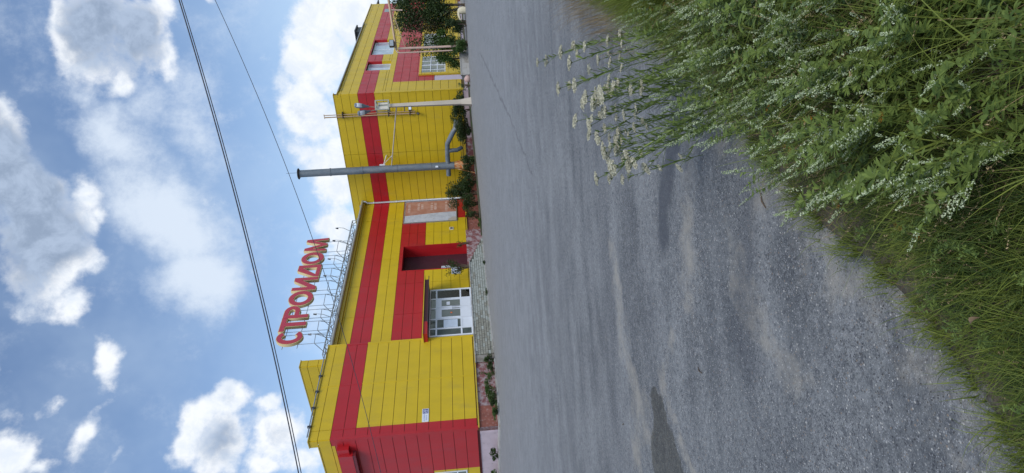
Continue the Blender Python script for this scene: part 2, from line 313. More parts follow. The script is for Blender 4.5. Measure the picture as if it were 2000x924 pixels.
    cw = q.n('ShaderNodeMix', _data_type='RGBA', _blend_type='MULTIPLY'); cw.inputs[0].default_value = 1; q.put(cw.inputs[6], c); cw.inputs[7].default_value = (.50, .48, .42, 1)
    c = q.mix(q.m('MULTIPLY', wm, .95), c, cw.outputs[2])
    # a long thin crack
    cr = q.m('MAXIMUM', q.m('MAXIMUM', seg(9.2, 31, 3.0, 16.3, .06, .3), seg(3.0, 16.3, 1.2, 12.6, .035, .3)), seg(-2.3, 17, 1.0, 15.2, .02, .4))
    c = q.mix(q.m('MULTIPLY', cr, .38), c, (.03, .03, .035))
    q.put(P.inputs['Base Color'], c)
    q.put(P.inputs['Roughness'], q.m('SUBTRACT', .82, q.m('MULTIPLY', wm, .1))); P.inputs['Specular IOR Level'].default_value = .35
    bn = q.n('ShaderNodeBump'); bn.inputs['Strength'].default_value = .55; bn.inputs['Distance'].default_value = .006
    q.put(bn.inputs['Height'], q.m('ADD', q.m('MULTIPLY', v1.outputs['Distance'], -1.0), q.m('MULTIPLY', grit, .5))); nt.links.new(bn.outputs[0], P.inputs['Normal'])
    return m
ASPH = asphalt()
def grid(name, xs, ys, zf, material, **kw):
    Xg, Yg = np.meshgrid(xs, ys); Z = zf(Xg, Yg); nx, ny = len(xs), len(ys)
    i = (np.arange(ny-1)[:, None]*nx+np.arange(nx-1)[None, :]).ravel()
    o = npmesh(name, np.stack([Xg, Yg, Z], -1), np.stack([i, i+1, i+nx+1, i+nx], -1), material, smooth=True); return tag(o, **kw)
xs = np.concatenate([[-400, -200, -100, -60, -40], np.arange(-30, 30.1, 1.0), [40, 60, 100, 200, 400]])
ys = np.concatenate([[-200, -80, -30], np.arange(-10, 60.1, 1.0), [70, 90, 130, 200, 400, 700]])
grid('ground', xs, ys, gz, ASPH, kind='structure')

# ---------------------------------------------------------------- the store building
BLD = empty('store_building', bw(0, 0, 0), YAW, label='long two storey yellow and red clad store with a flat roof, across the asphalt lot', cat='building')
GAP = .013
def clad(mb, face, c, rects, joints=(), lo=.0, thick=.045):
    """rects: (a0, a1, row0, row1, material index); boards with real grooves between rows and at the joints"""
    for a0, a1, r0, r1, mi in rects:
        r = r0
        while r < r1-1e-6:
            e = min(math.floor(r+1e-6)+1, r1)
            cuts = [a0]+[j for j in sorted(joints) if a0+.05 < j < a1-.05]+[a1]
            for i in range(len(cuts)-1):
                x0 = cuts[i]+(GAP if i else 0); x1 = cuts[i+1]-(GAP if i < len(cuts)-2 else 0)
                z0, z1 = r*R+GAP, e*R-GAP
                if face == 't': mb.box(x0, x1, c-thick, c, z0, z1, mi)
                else: mb.box(c-thick, c, x0, x1, z0, z1, mi)
            r = e
CL = [YEL, RED, SEAM, DYEL, DRED, SEAMR]
def backing(mb, face, c, a0, a1, h0, h1, mi=2, d=.25):
    if face == 't': mb.box(a0, a1, c+.001, c+d, h0, h1, mi)
    else: mb.box(c+.001, c+d, a0, a1, h0, h1, mi)

# near wing
w = MB(); ptop = 13.7*R
clad(w, 't', 0, [(.0, .62, 0, 12, 1), (.62, 7.2, 0, 10, 0), (.62, 7.2, 10, 12, 1), (0, 7.2, 12, 13.7, 0)], [3.8, .62])
backing(w, 't', 0, 0, 7.2, -.12, ptop-.02)
w.box(-.07, .10, -.062, -.001, -.05, 11.99*R, 1)                     # corner flashing
w.box(.62-.035, .62+.035, -.058, -.001, 10*R, 12*R, 1)
w.box(7.12, 7.26, -.06, -.002, -.05, 10*R, 0); w.box(7.12, 7.26, -.06, -.002, 10*R+.002, 12*R, 1); w.box(7.12, 7.26, -.06, -.002, 12*R+.002, ptop, 0)
for r0, r1, mi in ((0, 10, 0), (10, 12, 1), (12, 13.7, 0)): w.box(3.8-.03, 3.8+.03, -.055, -.001, r0*R+.003, r1*R, mi)
w.box(-.08, 7.3, -.09, .46, ptop, ptop+.05, 3)                       # coping
w.box(7.2, 7.24, .001, .6, -.1, ptop, 0)
w.box(-.03, 7.2, -.07, -.004, -.12, -.045, 3)
w.build('front_wall', CL, BLD)
w = MB()
clad(w, 's', 0, [(.46, 3.3, 0, 11.7, 1), (3.3, 13, 4, 11.7, 1), (.46, 13, 11.7, 13, 0), (3.3, 3.46, 0, 4, 0), (3.46, 13, 0, 1.1, 0), (6.4, 13, 1.1, 4, 0), (0.0, .46, 0, 11.98, 1), (0, .46, 12.0, 13.7, 0)], [5.0, 9.0])
w.box(.001, .25, .0, 13, -.12, 13*R-.02, 5); w.box(.25, .46, .26, .46, 0, ptop-.01, 2)
w.box(-.07, .3, .46, 13, 13*R, 13*R+.05, 3)
w.box(-.062, -.001, -.045, .12, -.05, 11.98*R, 1)
w.build('side_wall', CL, BLD)
w = MB(); w.box(-.42, -.05, .95, 13, 10.35*R, 11.5*R, 0); w.box(-.40, -.05, .96, 13, 10.1*R, 10.35*R-.002, 1); w.box(-.30, -.05, .55, .95, 10.6*R, 11.55*R, 0)
w.build('side_canopy', [RED, DRED], BLD)
def window(parent, face, c, a0, a1, h0, h1, glass, nx=2, nz=1, depth=.16, fr=.07, name='window', bars=False, fmat=None, splitz=None):
    f = MB(); g2 = MB()
    def b(m, x0, x1, y0, y1, z0, z1):
        if face == 't': m.box(x0, x1, c+y0, c+y1, z0, z1)
        else: m.box(c+y0, c+y1, x0, x1, z0, z1)
    y0, y1 = depth-.06, depth
    b(f, a0, a1, y0, y1, h0, h0+fr); b(f, a0, a1, y0, y1, h1-fr, h1); b(f, a0, a0+fr, y0, y1, h0+fr, h1-fr); b(f, a1-fr, a1, y0, y1, h0+fr, h1-fr)
    for i in range(1, nx):
        x = a0+(a1-a0)*i/nx; b(f, x-fr/2, x+fr/2, y0, y1, h0+fr, h1-fr)
    if splitz: z = h0+(h1-h0)*splitz; b(f, a0+fr, a1-fr, y0+.004, y1-.004, z-fr/2, z+fr/2)
    b(g2, a0+.01, a1-.01, y1-.035, y1-.02, h0+.01, h1-.01)
    o = f.build(name, fmat or WHITEP, parent); g2.build('pane', glass, o)
    if bars:
        m = MB(); n = 4
        for i in range(n): x = a0+(a1-a0)*(i+.5)/n; b(m, x-.035, x+.035, -.10, -.06, h0, h1)
        z = h0+(h1-h0)*.62; b(m, a0, a1, -.12, -.101, z-.03, z+.03)
        m.build('bars', WHITEP, o)
    return o
window(BLD, 's', 0, 3.5, 6.35, 1.12*R, 3.98*R, GLASS, nx=3, splitz=.3, depth=0)
# roof fin behind the near wing
w = MB(); ft = 16.7*R
clad(w, 't', 1.2, [(6.8, 7.33, 12, 16.7, 0)]); clad(w, 's', 6.8, [(1.2, 10, 12, 16.7, 0)])
w.box(6.801, 7.33, 1.201, 10, 12*R, ft-.02, 2); w.box(6.74, 7.38, 1.13, 10, ft, ft+.05, 3)
w.build('roof_fin', CL, BLD)
w = MB(); w.tube([(6.9, -.12, ptop+.12), (.2, -.12, ptop+.10)], .035); 
for s_ in (4.6, 3.4, 2.2, .9): w.box(s_-.05, s_+.05, -.16, -.02, ptop+.0, ptop+.2, 1)
w.build('parapet_conduit', [GREYM, DARK], BLD)

# main wall, set back behind the wing front
MT = .6; SJ = 25.6
w = MB(); J = [10.45, 13.8, 17.1, 20.4, 22.6]
clad(w, 't', MT, [(7.2, SJ, 12, 13.2, 0), (7.2, SJ, 10, 12, 1), (7.2, SJ, 8, 10, 0), (7.2, 15.33, 5, 8, 1), (15.33, 18.55, 7.62, 8, 1), (18.55, SJ, 5, 8, 1),
                  (11.2, 15.33, 0, 5, 0), (7.2, 11.2, 4.75, 5, 0), (18.55, 22.35, 0, 5, 0), (22.35, SJ, -.35, 5, 1)], J)
w.box(7.2, 11.2, MT+.001, MT+.25, 4.7*R, 13.2*R, 2); w.box(11.2, 15.33, MT+.001, MT+.25, -.12, 13.2*R, 2); w.box(18.55, SJ, MT+.001, MT+.25, -.12, 13.2*R, 2); w.box(15.33, 18.55, MT+.001, MT+.25, 7.62*R, 13.2*R, 2)
w.box(7.26, SJ, MT-.075, MT-.046, -.12, -.03, 3)
for s_ in J:
    for r0, r1, mi in ((8, 10, 0), (10, 12, 1)): w.box(s_-.03, s_+.03, MT-.055, MT-.001, r0*R+.004, r1*R-.004, mi)
w.box(15.28, 15.36, MT-.06, MT+.3, 0, 7.6*R, 1); w.box(18.52, 18.60, MT-.06, MT+.3, 0, 7.6*R, 1); w.box(15.36, 18.52, MT-.06, MT+.3, 7.58*R, 7.66*R, 1)
w.build('front_wall', CL, BLD)
# recess
w = MB(); w.box(18.52, 18.7, MT+.31, MT+1.2, -.1, 7.7*R, 0); w.box(15.2, 15.36, MT+.31, MT+1.2, -.1, 7.7*R, 0); w.box(15.36, 18.52, MT+1.0, MT+1.2, -.1, 7.7*R, 1)
w.box(15.2, 18.7, MT+.31, MT+1.2, 7.72*R, 7.9*R, 0); w.box(15.2, 18.7, MT+.26, MT+1.2, -.3, -.105, 2)
for i in range(20): w.box(15.4+i*.156, 15.4+i*.156+.14, MT+.97, MT+.998, 0, 7.6*R, 1)
w.build('entrance_recess', [RED, MAROON, CONC], BLD)
window(BLD, 't', MT+.91, 16.35, 16.95, 1.95*R+.1, 3.0*R+.1, GLASSB, nx=1, depth=.05, fr=.06)
# eaves
w = MB(); w.box(7.26, SJ, MT-.22, MT+.2, 13.2*R, 13.32*R, 0); w.box(7.26, SJ, MT-.25, MT-.20, 13.32*R+.002, 13.62*R, 0); w.box(7.26, SJ-.05, MT-.2, MT+.6, 13.62*R+.002, 13.68*R, 0)
w.build('fascia', [DYEL], BLD)
w = MB(); w.tube([(7.28, MT-.36, 13.62*R), (SJ-.12, MT-.36, 13.5*R)], .10, 10)
for i in range(9): s_ = 8.2+i*2.05; w.tube([(s_, MT-.36, 13.62*R-.0), (s_+.03, MT-.36, 13.62*R)], .112, 10)
w.build('gutter', GUT, BLD)
w = MB(); w.tube([(SJ-.2, MT-.36, 13.45*R), (SJ-.2, MT-.34, 13.1*R), (SJ-.16, MT-.16, 12.9*R), (SJ-.16, MT-.16, .5*R), (SJ-.22, MT-.3, .1*R)], .075, 10)
for h in (3, 6, 9, 12): w.tube([(SJ-.16, MT-.16, h*R), (SJ-.16, MT-.16, h*R+.06)], .092, 10)
w.build('downspout', WHITEP, BLD)
w = MB(); w.box(7.2, SJ, MT+.25, 30, 12.9*R, 13.15*R); w.box(.25, 7.2, .47, 30, 12.3*R, 12.5*R); w.box(25.85, 58, -9.1, 30, 13.6*R, 13.8*R)
w.build('roof', ROOFM, BLD)

# far wing: side wall faces the lot, front wall runs off to the right
FT = -9.37; sh = 14.85*R; fh = 14.4*R
w = MB()
clad(w, 's', SJ, [(FT, MT, 0, 10, 0), (FT, MT, 10, 12, 1), (FT, MT, 12, 14.85, 0), (MT, 8, 12, 14.85, 0)], [-4.2])
w.box(SJ+.001, SJ+.25, FT+.0, 8, -.42, sh-.02, 2); w.box(SJ-.06, SJ+.3, FT-.06, 8, sh, sh+.05, 3)
w.box(SJ-.058, SJ-.004, FT, MT-.05, -.16, -.02, 3); w.box(SJ-.03, SJ-.004, FT, MT-.05, -.42, -.165, 3)
w.build('side_wall', CL, BLD)
w = MB(); FE = 54.5; FJ = [27.6, 30.2, 34.0, 37.8, 41.6, 45.4, 49.2, 52]
clad(w, 't', FT, [(SJ, 27.85, -.6, 8, 0), (SJ, FE, 8, 8.7, 0), (SJ, 31.0, 8.7, 10, 0), (33.5, 35.3, 8.7, 10, 0), (40.1, FE, 8.7, 10, 0),
                  (SJ, 31.0, 10, 12, 1), (33.5, 35.3, 10, 12, 1), (31.0, 33.5, 11.82, 12, 1), (35.3, 40.1, 11.82, 12, 1), (40.1, FE, 10, 12, 1),
                  (SJ, FE, 12, 14.4, 0), (27.85, FE, 4.8, 8, 1), (27.85, 29.1, 2.8, 4.8, 1)], FJ)
w.box(SJ+.25, 31.0, FT+.001, FT+.25, -.6, fh, 2); w.box(33.5, 35.3, FT+.001, FT+.25, -.6, fh, 2); w.box(40.1, FE, FT+.001, FT+.25, -.6, fh, 2)
w.box(31.0, 40.1, FT+.001, FT+.25, -.6, 8.69*R, 2); w.box(31, 40.1, FT+.001, FT+.25, 11.85*R, fh, 2)
w.box(33.36, 33.5, FT-.04, FT+.3, 8.72*R, 10*R, 0); w.box(33.36, 33.5, FT-.04, FT+.3, 10*R+.002, 11.82*R, 1)
w.box(39.95, 40.1, FT-.04, FT+.3, 8.72*R, 10*R, 0); w.box(39.95, 40.1, FT-.04, FT+.3, 10*R+.002, 11.82*R, 1)
w.box(30.95, 40.1, FT-.02, FT+.3, 8.66*R, 8.72*R, 0)
w.box(SJ-.07, SJ+.2, FT-.062, FT-.001, -.5, 10*R, 0)
# slightly thicker lower storey in yellow
clad(w, 't', FT-.12, [(29.1, FE, 4.45, 4.8, 0), (29.1, 29.5, -.6, 4.45, 0), (34.0, 35.8, -.6, 4.45, 0), (41.2, FE, -.6, 4.45, 0), (29.5, 34.0, -.6, 1.35, 0), (35.8, 41.2, -.6, 1.35, 0)], FJ)
w.box(29.1, 29.5, FT-.12, FT, -.6, 4.8*R, 3); w.box(29.5, FE, FT-.119, FT, 4.46*R, 4.8*R, 3); w.box(34.0, 35.8, FT-.119, FT, -.6, 4.46*R, 3); w.box(41.2, FE, FT-.119, FT, -.6, 4.46*R, 3); w.box(29.5, 34, FT-.119, FT, -.6, 1.34*R, 3); w.box(35.8, 41.2, FT-.119, FT, -.6, 1.34*R, 3)
w.box(SJ-.05, FE, FT-.12, FT+.2, fh, fh+.05, 3); w.box(FE-.25, FE, FT+.26, 10, -.6, fh-.01, 2)
w.build('front_wall', CL, BLD)
w = MB(); w.tube([(26.2, FT-.16, fh-.02), (46, FT-.16, fh+.0)], .06, 8); w.build('gutter', GUT, BLD)
w = MB(); w.box(27.85, 29.0, FT-.03, FT-.002, -.48, 2.76*R); w.build('side_door', mat('lilac_door', (.48, .42, .50), rough=.6), BLD)
for a0, a1 in ((31.05, 33.35), (35.35, 39.9)):
    window(BLD, 't', FT, a0, a1, 8.74*R, 11.8*R, GLASSB, nx=2, splitz=.0, depth=.28, fr=.09)
w = MB(); w.box(50.6, 52.0, FT-.05, FT-.046, 10.9*R, 11.7*R); w.build('small_window', GLASS, BLD)
for a0, a1 in ((29.5, 34.0), (35.8, 41.2)):
    window(BLD, 't', FT-.12, a0, a1, 1.36*R, 4.44*R, GLASS, nx=2, splitz=.35, depth=.1, fr=.07, bars=True)
w = MB(); w.box(46.2, 48.0, FT+.8, FT+2.4, fh, fh+1.0); w.box(46.0, 48.2, FT+.6, FT+2.6, fh+1.0, fh+1.12); w.build('roof_vent', DARK, BLD)

# plinths (butt-jointed under the walls, set back a little)
w = MB(); w.box(.0, 1.5, .03, .3, -1.6, -.121); w.build('plinth', REDP, BLD)
w = MB(); w.box(1.5, 7.2, .03, .3, -1.6, -.121); w.build('plinth', PEEL, BLD)
w = MB(); w.box(.03, .3, .3, 13, -1.6, -.121); w.box(0, .03, .03, .5, -1.6, -.13, 0); w.build('plinth', PINKW, BLD)
w = MB(); w.box(7.2, SJ, MT+.03, MT+.3, -1.7, -.121); w.build('plinth', REDP, BLD)
w = MB(); w.box(SJ+.03, SJ+.3, -3.0, MT+.03, -1.9, -.43); w.build('plinth', REDP, BLD)
w = MB(); w.box(SJ+.03, SJ+.3, -5.2, -3.0, -1.9, -.43); w.build('plinth', PEEL, BLD)
w = MB(); w.box(SJ+.03, SJ+.3, FT, -5.2, -1.9, -.43); w.box(SJ+.3, FE, FT+.03, FT+.3, -1.9, -.61); w.build('plinth', PINKW, BLD)
w = MB(); w.box(20.55, 20.9, MT-.09, MT-.046, 1.55*R, 2.05*R); w.box(20.62, 20.83, MT-.10, MT-.089, 1.65*R, 1.95*R, 1); w.build('wall_vent', [OFFW, DARK], BLD)

# porch platform with block facing, ramp and red cheek
PF = -.75; bs = MB(); 
def gh(s, t): return ground_h(s, t)-.03
plat = MB(); plat.box(4.8, 14.4, PF+.12, -.07, -1.6, -.16); plat.box(7.27, 14.4, -.069, MT-.08, -1.6, -.16)
plat.prism([(14.402, -1.6), (17.3, -1.6), (17.3, -1.15), (14.402, -.17)], 'y', PF+.12, -.45)
plat.box(4.75, 14.42, PF-.02, -.09, -.158, -.09, 1); plat.box(7.28, 14.42, -.089, MT-.09, -.158, -.09, 1)
plat.build('porch_platform', [CONC, CONC], BLD)
rr = random.Random(5); rows_ = 9; bhh = 1.38/rows_
cols = [mat('pale_block', (.31, .335, .31), rough=.9, var=.15, vscale=6, bump=.5), mat('grey_block', (.28, .30, .275), rough=.9, var=.2, vscale=6, bump=.5), mat('brown_block', (.235, .235, .20), rough=.9, var=.25, vscale=6, bump=.5)]
for k in range(rows_):
    x = 4.8-rr.random()*.3
    while x < 17.2:
        L = .30+rr.random()*.16; top = -.17-(k)*bhh; z0 = top-bhh+.012
        lim = -.17 if x+L < 14.4 else -.17-(x+L-14.4)*.33
        if top < lim+.02:
            bw_ = rr.uniform(0, .03); u = (x-4.4)/9.5; pb = .75 if u < .32+.12*rr.random() else .12
            mi = 2 if rr.random() < pb else rr.choice((0, 0, 1))
            bs.box(max(x, 4.8), x+L-.03, PF+bw_, PF+.118, z0+.012, top, mi)
        x += L
bs.box(4.8, 14.4, PF+.06, PF+.121, -1.6, -.17, 3); bs.prism([(14.402, -1.6), (17.2, -1.6), (17.2, -1.15), (14.402, -.19)], 'y', PF+.06, PF+.117, 3)
bs.build('block_facing', cols+[mat('dark_mortar', (.09, .09, .075), rough=.95)], BLD)
w = MB(); w.box(14.45, 18.9, -.42, -.18, -1.6, .02); w.box(18.6, 18.9, -.18, MT-.1, -1.6, .018); w.build('entrance_cheek', PEEL, BLD)
w = MB(); w.box(14.45, 18.6, -.178, MT-.09, -1.6, -.12); w.build('entrance_landing', CONC, BLD)

# glazed vestibule
VT = -.02
v = MB(); posts = [7.42, 8.1, 9.02, 10.1, 11.1, 12.08]; pw = .055; top = 4.2*R
for p in posts: v.box(p-pw, p+pw, VT, VT+.09, -.09, top)
for z, hh in ((-.045, .045), (.98*R, .05), (3.48*R, .05), (top-.04, .04)):
    for i in range(5):
        if i in (2, 3) and abs(z-.98*R) < .1: continue
        v.box(posts[i]+pw, posts[i+1]-pw, VT+.012, VT+.08, z-hh, z+hh)
v.box(12.03, 12.13, MT-.16, MT-.07, -.09, top); 
for z in (-.04, .98*R, 3.48*R, top-.04): v.box(12.04, 12.12, VT+.09, MT-.16, z-.035, z+.035)
VF = v.build('vestibule', WHITEP, BLD)
w = MB()
wg = MB()
for i in (0, 1): wg.box(posts[i]+pw, posts[i+1]-pw, VT+.04, VT+.052, .98*R+.05, 3.48*R-.05)
for i in range(4): wg.box(posts[i]+pw, posts[i+1]-pw, VT+.04, VT+.052, 3.48*R+.05, top-.08)
wg.box(posts[0]+pw, posts[1]-pw, VT+.04, VT+.052, 0, .98*R-.05); wg.build('pane', GLASS, VF)
w.box(posts[4]+pw, posts[5]-pw, VT+.04, VT+.052, .98*R+.05, 3.48*R-.05); w.box(posts[4]+pw, posts[5]-pw, VT+.04, VT+.052, 3.48*R+.05, top-.08); w.box(posts[4]+pw, posts[5]-pw, VT+.04, VT+.052, 0, .98*R-.05)
w.box(12.075, 12.087, VT+.09, MT-.16, 0, top-.08)
w.build('pane', CLEAR, VF)
w = MB(); w.box(8.1+pw, 9.02-pw, VT+.03, VT+.06, 0, .98*R-.05); w.build('panel', WHITEP, VF)
w = MB(); w.box(8.2, 8.92, VT+.015, VT+.038, 1.35*R, 2.75*R); w.build('window_poster', mat('pale_blue_print', (.48, .56, .66), rough=.5), VF)
for i in (2, 3):
    d = MB(); a, b_ = posts[i]+pw+.01, posts[i+1]-pw-.01; y0, y1 = VT-.01, VT+.06
    d.box(a, a+.11, y0, y1, -.04, 3.4*R); d.box(b_-.11, b_, y0, y1, -.04, 3.4*R); d.box(a+.11, b_-.11, y0, y1, -.04, 1.05*R); d.box(a+.11, b_-.11, y0, y1, 2.95*R, 3.4*R)
    do = d.build('door_leaf', WHITEP, BLD); w = MB(); w.box(a+.11, b_-.11, y0+.03, y0+.045, 1.05*R, 2.95*R); w.build('pane', GLASS, do)
    w = MB(); x = b_-.05 if i == 2 else a+.05; w.box(x-.02, x+.02, y0-.06, y0-.02, 1.1*R, 1.9*R); w.build('handle', GREYM, do)
w = MB(); w.box(10.42, 10.75, VT+.01, VT+.018, 2.1*R, 2.45*R); w.build('notice', WHITEP, BLD)
w = MB(); w.lathe([(0, 0), (.07, 0), (.07, .012), (0, .012)], (0, 0, 0), 12); o = w.build('sticker', mat('orange_print', (.7, .16, .05)), BLD); o.location = (9.6, VT+.01, 1.95*R); o.rotation_euler = (math.pi/2, 0, 0)
# dim shop interior seen through the vestibule
w = MB(); w.box(7.0, 11.2, MT+2.5, MT+2.6, -.1, 4.6*R); w.box(6.9, 7.0, MT+.26, MT+2.5, -.1, 4.6*R); w.box(11.2, 11.3, MT+.26, MT+2.5, -.1, 4.6*R); w.box(7, 11.2, MT+.26, MT+2.5, -.15, -.1); w.box(7, 11.2, MT+.26, MT+2.5, 4.6*R, 4.65*R); 
for z in (1.2, 1.8, 2.4, 3.0): w.box(7.5, 9.0, MT+1.2, MT+1.6, z*R, z*R+.05, 1)
w.build('interior', [INT, WHITEP], BLD)
w = MB(); w.box(6.9, 8.05, -.75, MT-.06, 4.25*R, 4.62*R, 1); w.box(8.05, 12.4, -.75, MT-.06, 4.25*R, 4.62*R, 0); w.box(6.85, 12.9, -.82, MT-.06, 4.63*R, 4.68*R, 2)
w.box(7.9, 12.7, -.84, -.80, 4.17*R, 4.25*R-.002, 3)
w.build('vestibule_canopy', [MAROON, RED, DYEL, DARK], BLD)
w = MB(); w.box(7.3, 12.1, VT+.1, MT-.1, -.155, -.085); w.build('vestibule_floor', CONC, BLD)

# the neighbouring brick building beyond the far wing
nb = empty('brick_building', bw(58, FT-1.5, 0), YAW, label='brown brick building partly showing past the far end of the yellow store', cat='building')
w = MB(); w.box(0, 14, 0, 10, -2.2, 5.6); w.build('wall', BROWN, nb); w = MB(); w.box(-.3, 14.3, -.3, 10.3, 5.6, 5.9); w.build('roof', ROOFM, nb)
# ---------------------------------------------------------------- rooftop sign: СТРОЙДОМ
SIGN = empty('rooftop_sign', bw(14, .8, 13.2*R), YAW, label='rooftop sign of big red letters with yellow edges, standing on the roof edge', cat='sign')
def sl_(s, t, h): return (s-14, t-.8, h-13.2*R)
LB, LH = 10.98, 1.74
LRED = mat('sign_red', (.40, .035, .06), rough=.45, var=.08); LYEL = mat('sign_yellow_edge', (.56, .46, .24), rough=.5)
def arc(cx, cy, rx, ry, a0, a1, n=22): return [(cx+rx*math.cos(math.radians(a0+(a1-a0)*i/n)), cy+ry*math.sin(math.radians(a0+(a1-a0)*i/n))) for i in range(n+1)]
k = .40; H = LH
def L_C(w): return [arc(w/2, H/2, w/2, H/2, 38, 322)+arc(w/2, H/2, w/2-k, H/2-k, 318, 42)]
def L_T(w): return [[(w/2-k/2-.02, 0), (w/2+k/2+.02, 0), (w/2+k/2+.02, H-k), (w, H-k), (w, H), (0, H), (0, H-k), (w/2-k/2-.02, H-k)]]
def L_R(w):
    c = H*.68; ry = H-c
    return [[(0, 0), (k, 0), (k, c-ry+.02)]+[(w-.62, c-ry+.02)]+arc(w-.62, c, .62, ry, -88, 90, 14)+[(0, H)], [(k, c+.17), (w-.66, c+.17)]+arc(w-.66, c, .26, .17, 80, -80, 8)+[(w-.66, c-.17), (k, c-.17)]]
def L_O(w): return [arc(w/2, H/2, w/2, H/2, 0, 360, 36)[:-1], arc(w/2, H/2, w/2-k, H/2-k-.02, 0, 360, 28)[:-1]]
def L_I(w): return [[(0, 0), (k+.02, 0), (w-k, H-.72), (w-k, 0), (w, 0), (w, H), (w-k-.02, H), (k, .72), (k, H), (0, H)]]
def L_D(w): return [[(0, 0), (w, 0), (w, H), (w-.72, H), (0, .42)], [(w-k, .36), (w-k, H-.45), (w-k-.75, .36)]]
def L_M(w): return [[(0, 0), (.34, 0), (.42, H-.75), (w/2-.13, 0), (w/2+.13, 0), (w-.42, H-.75), (w-.34, 0), (w, 0), (w-.14, H), (w-.5, H), (w/2, .62), (.5, H), (.14, H)]]
def curve_mesh(polys, ext, offset):
    cu = bpy.data.curves.new('c', 'CURVE'); cu.dimensions = '2D'; cu.fill_mode = 'BOTH'; cu.extrude = ext; cu.offset = offset
    for pl in polys:
        sp = cu.splines.new('POLY'); sp.points.add(len(pl)-1); sp.use_cyclic_u = True
        for p, q in zip(sp.points, pl): p.co = (q[0], q[1], 0, 1)
    o = bpy.data.objects.new('tmp', cu); COL.objects.link(o)
    dg = bpy.context.evaluated_depsgraph_get(); me = bpy.data.meshes.new_from_object(o.evaluated_get(dg))
    bpy.data.objects.remove(o); return me
LET = [(L_C, 8.42, 1.36), (L_T, 9.66, 1.40), (L_R, 10.95, 1.35), (L_O, 12.28, 1.66), (L_I, 13.98, 1.56), (L_D, 15.56, 1.52), (L_O, 17.14, 1.62), (L_M, 18.84, 1.86)]
rod = MB()
for fn, s0, wd in LET:
    me = curve_mesh(fn(wd), .11, 0); me.materials.clear(); me.materials.append(LYEL); o = bpy.data.objects.new('letter', me); COL.objects.link(o)
    o.parent = SIGN; o.rotation_euler = (math.pi/2, 0, 0); o.location = sl_(s0, .8, LB)
    me2 = curve_mesh(fn(wd), .012, -.045); me2.materials.clear(); me2.materials.append(LRED); o2 = bpy.data.objects.new('face', me2); COL.objects.link(o2)
    o2.parent = o; o2.location = (0, 0, .123)
ch = 14.55*R; c0 = 13.85*R
RD = .022
for i, (fn, s0, wd) in enumerate(LET):
    for x in (s0+.22, s0+wd-.22):
        rod.tube([sl_(x, .95, LB+LH*.8), sl_(x, .95, ch)], RD, 5)
    rod.tube([sl_(s0+.22, .95, LB-.75), sl_(s0+wd-.22, .95, LB-.7)], RD, 5)
    rod.tube([sl_(s0+.22, .95, LB-.75), sl_(s0+.22, 2.1, ch+.1)], RD, 5); rod.tube([sl_(s0+wd-.22, .95, LB-.7), sl_(s0+wd+.3, 1.7, ch)], RD, 5)
rod.tube([sl_(8.3, .98, LB+LH*.72), sl_(20.8, .98, LB+LH*.72)], RD, 5); rod.tube([sl_(8.3, .98, LB+.3), sl_(20.8, .98, LB+.3)], RD, 5)
rod.build('support_rods', GREYM, SIGN)
tr = MB(); s0, s1 = 7.3, 23.2
for (t_, h_) in ((.75, ch), (.75, c0), (1.75, ch), (1.75, c0)): tr.tube([sl_(s0, t_, h_), sl_(s1, t_, h_)], .04, 6)
n = 20
for i in range(n+1):
    x = s0+(s1-s0)*i/n
    for t_ in (.75, 1.75): tr.tube([sl_(x, t_, ch), sl_(x, t_, c0)], .028, 5)
    tr.tube([sl_(x, .75, ch), sl_(x, 1.75, ch)], .024, 5)
    if i < n:
        x2 = s0+(s1-s0)*(i+1)/n; a, b_ = (ch, c0) if i % 2 else (c0, ch)
        for t_ in (.75, 1.75): tr.tube([sl_(x, t_, a), sl_(x2, t_, b_)], .026, 5)
    if i % 4 == 0: 
        for t_ in (.75, 1.75): tr.tube([sl_(x, t_, c0), sl_(x, t_, 12.95*R)], .04, 6)
tr.build('truss', GREYM, SIGN)
for x in (8.9, 10.9, 15.2, 17.3, 19.8, 21.6):
    m_ = MB(); m_.tube([sl_(x, .75, ch), sl_(x-.12, .35, ch+.45), sl_(x-.12, .25, ch+.95), sl_(x+.02, .4, ch+1.1)], .02, 6)
    hd = [sl_(x+.02, .4, ch+1.1), sl_(x+.12, .5, ch+.95)]; m_.tube(hd, [.05, .07], 8, 1); m_.build('sign_lamp', [GREYM, DARK], SIGN)

# ---------------------------------------------------------------- writing helpers: rows of small letter strokes
def strokes(mb, x0, x1, z0, z1, y, seed, mi=0, face='t'):
    r_ = random.Random(seed); x = x0; w_ = (z1-z0)*.62
    while x < x1-w_*.6:
        t_ = (z1-z0)*.16; kind = r_.choice('PEOIHKT')
        def b(a, b2, c, d): mb.box(a, b2, y-.003, y, c, d, mi)
        b(x, x+t_, z0, z1)
        if kind in 'PEO': b(x+t_, x+w_*.8, z1-t_, z1)
        if kind in 'EO': b(x+t_, x+w_*.8, z0, z0+t_)
        if kind in 'EHKP': b(x+t_, x+w_*.7, (z0+z1)/2-t_/2, (z0+z1)/2+t_/2)
        if kind in 'OIH': b(x+w_*.8, x+w_*.8+t_, z0, z1)
        x += w_*1.25+(w_*.7 if r_.random() < .08 else 0)
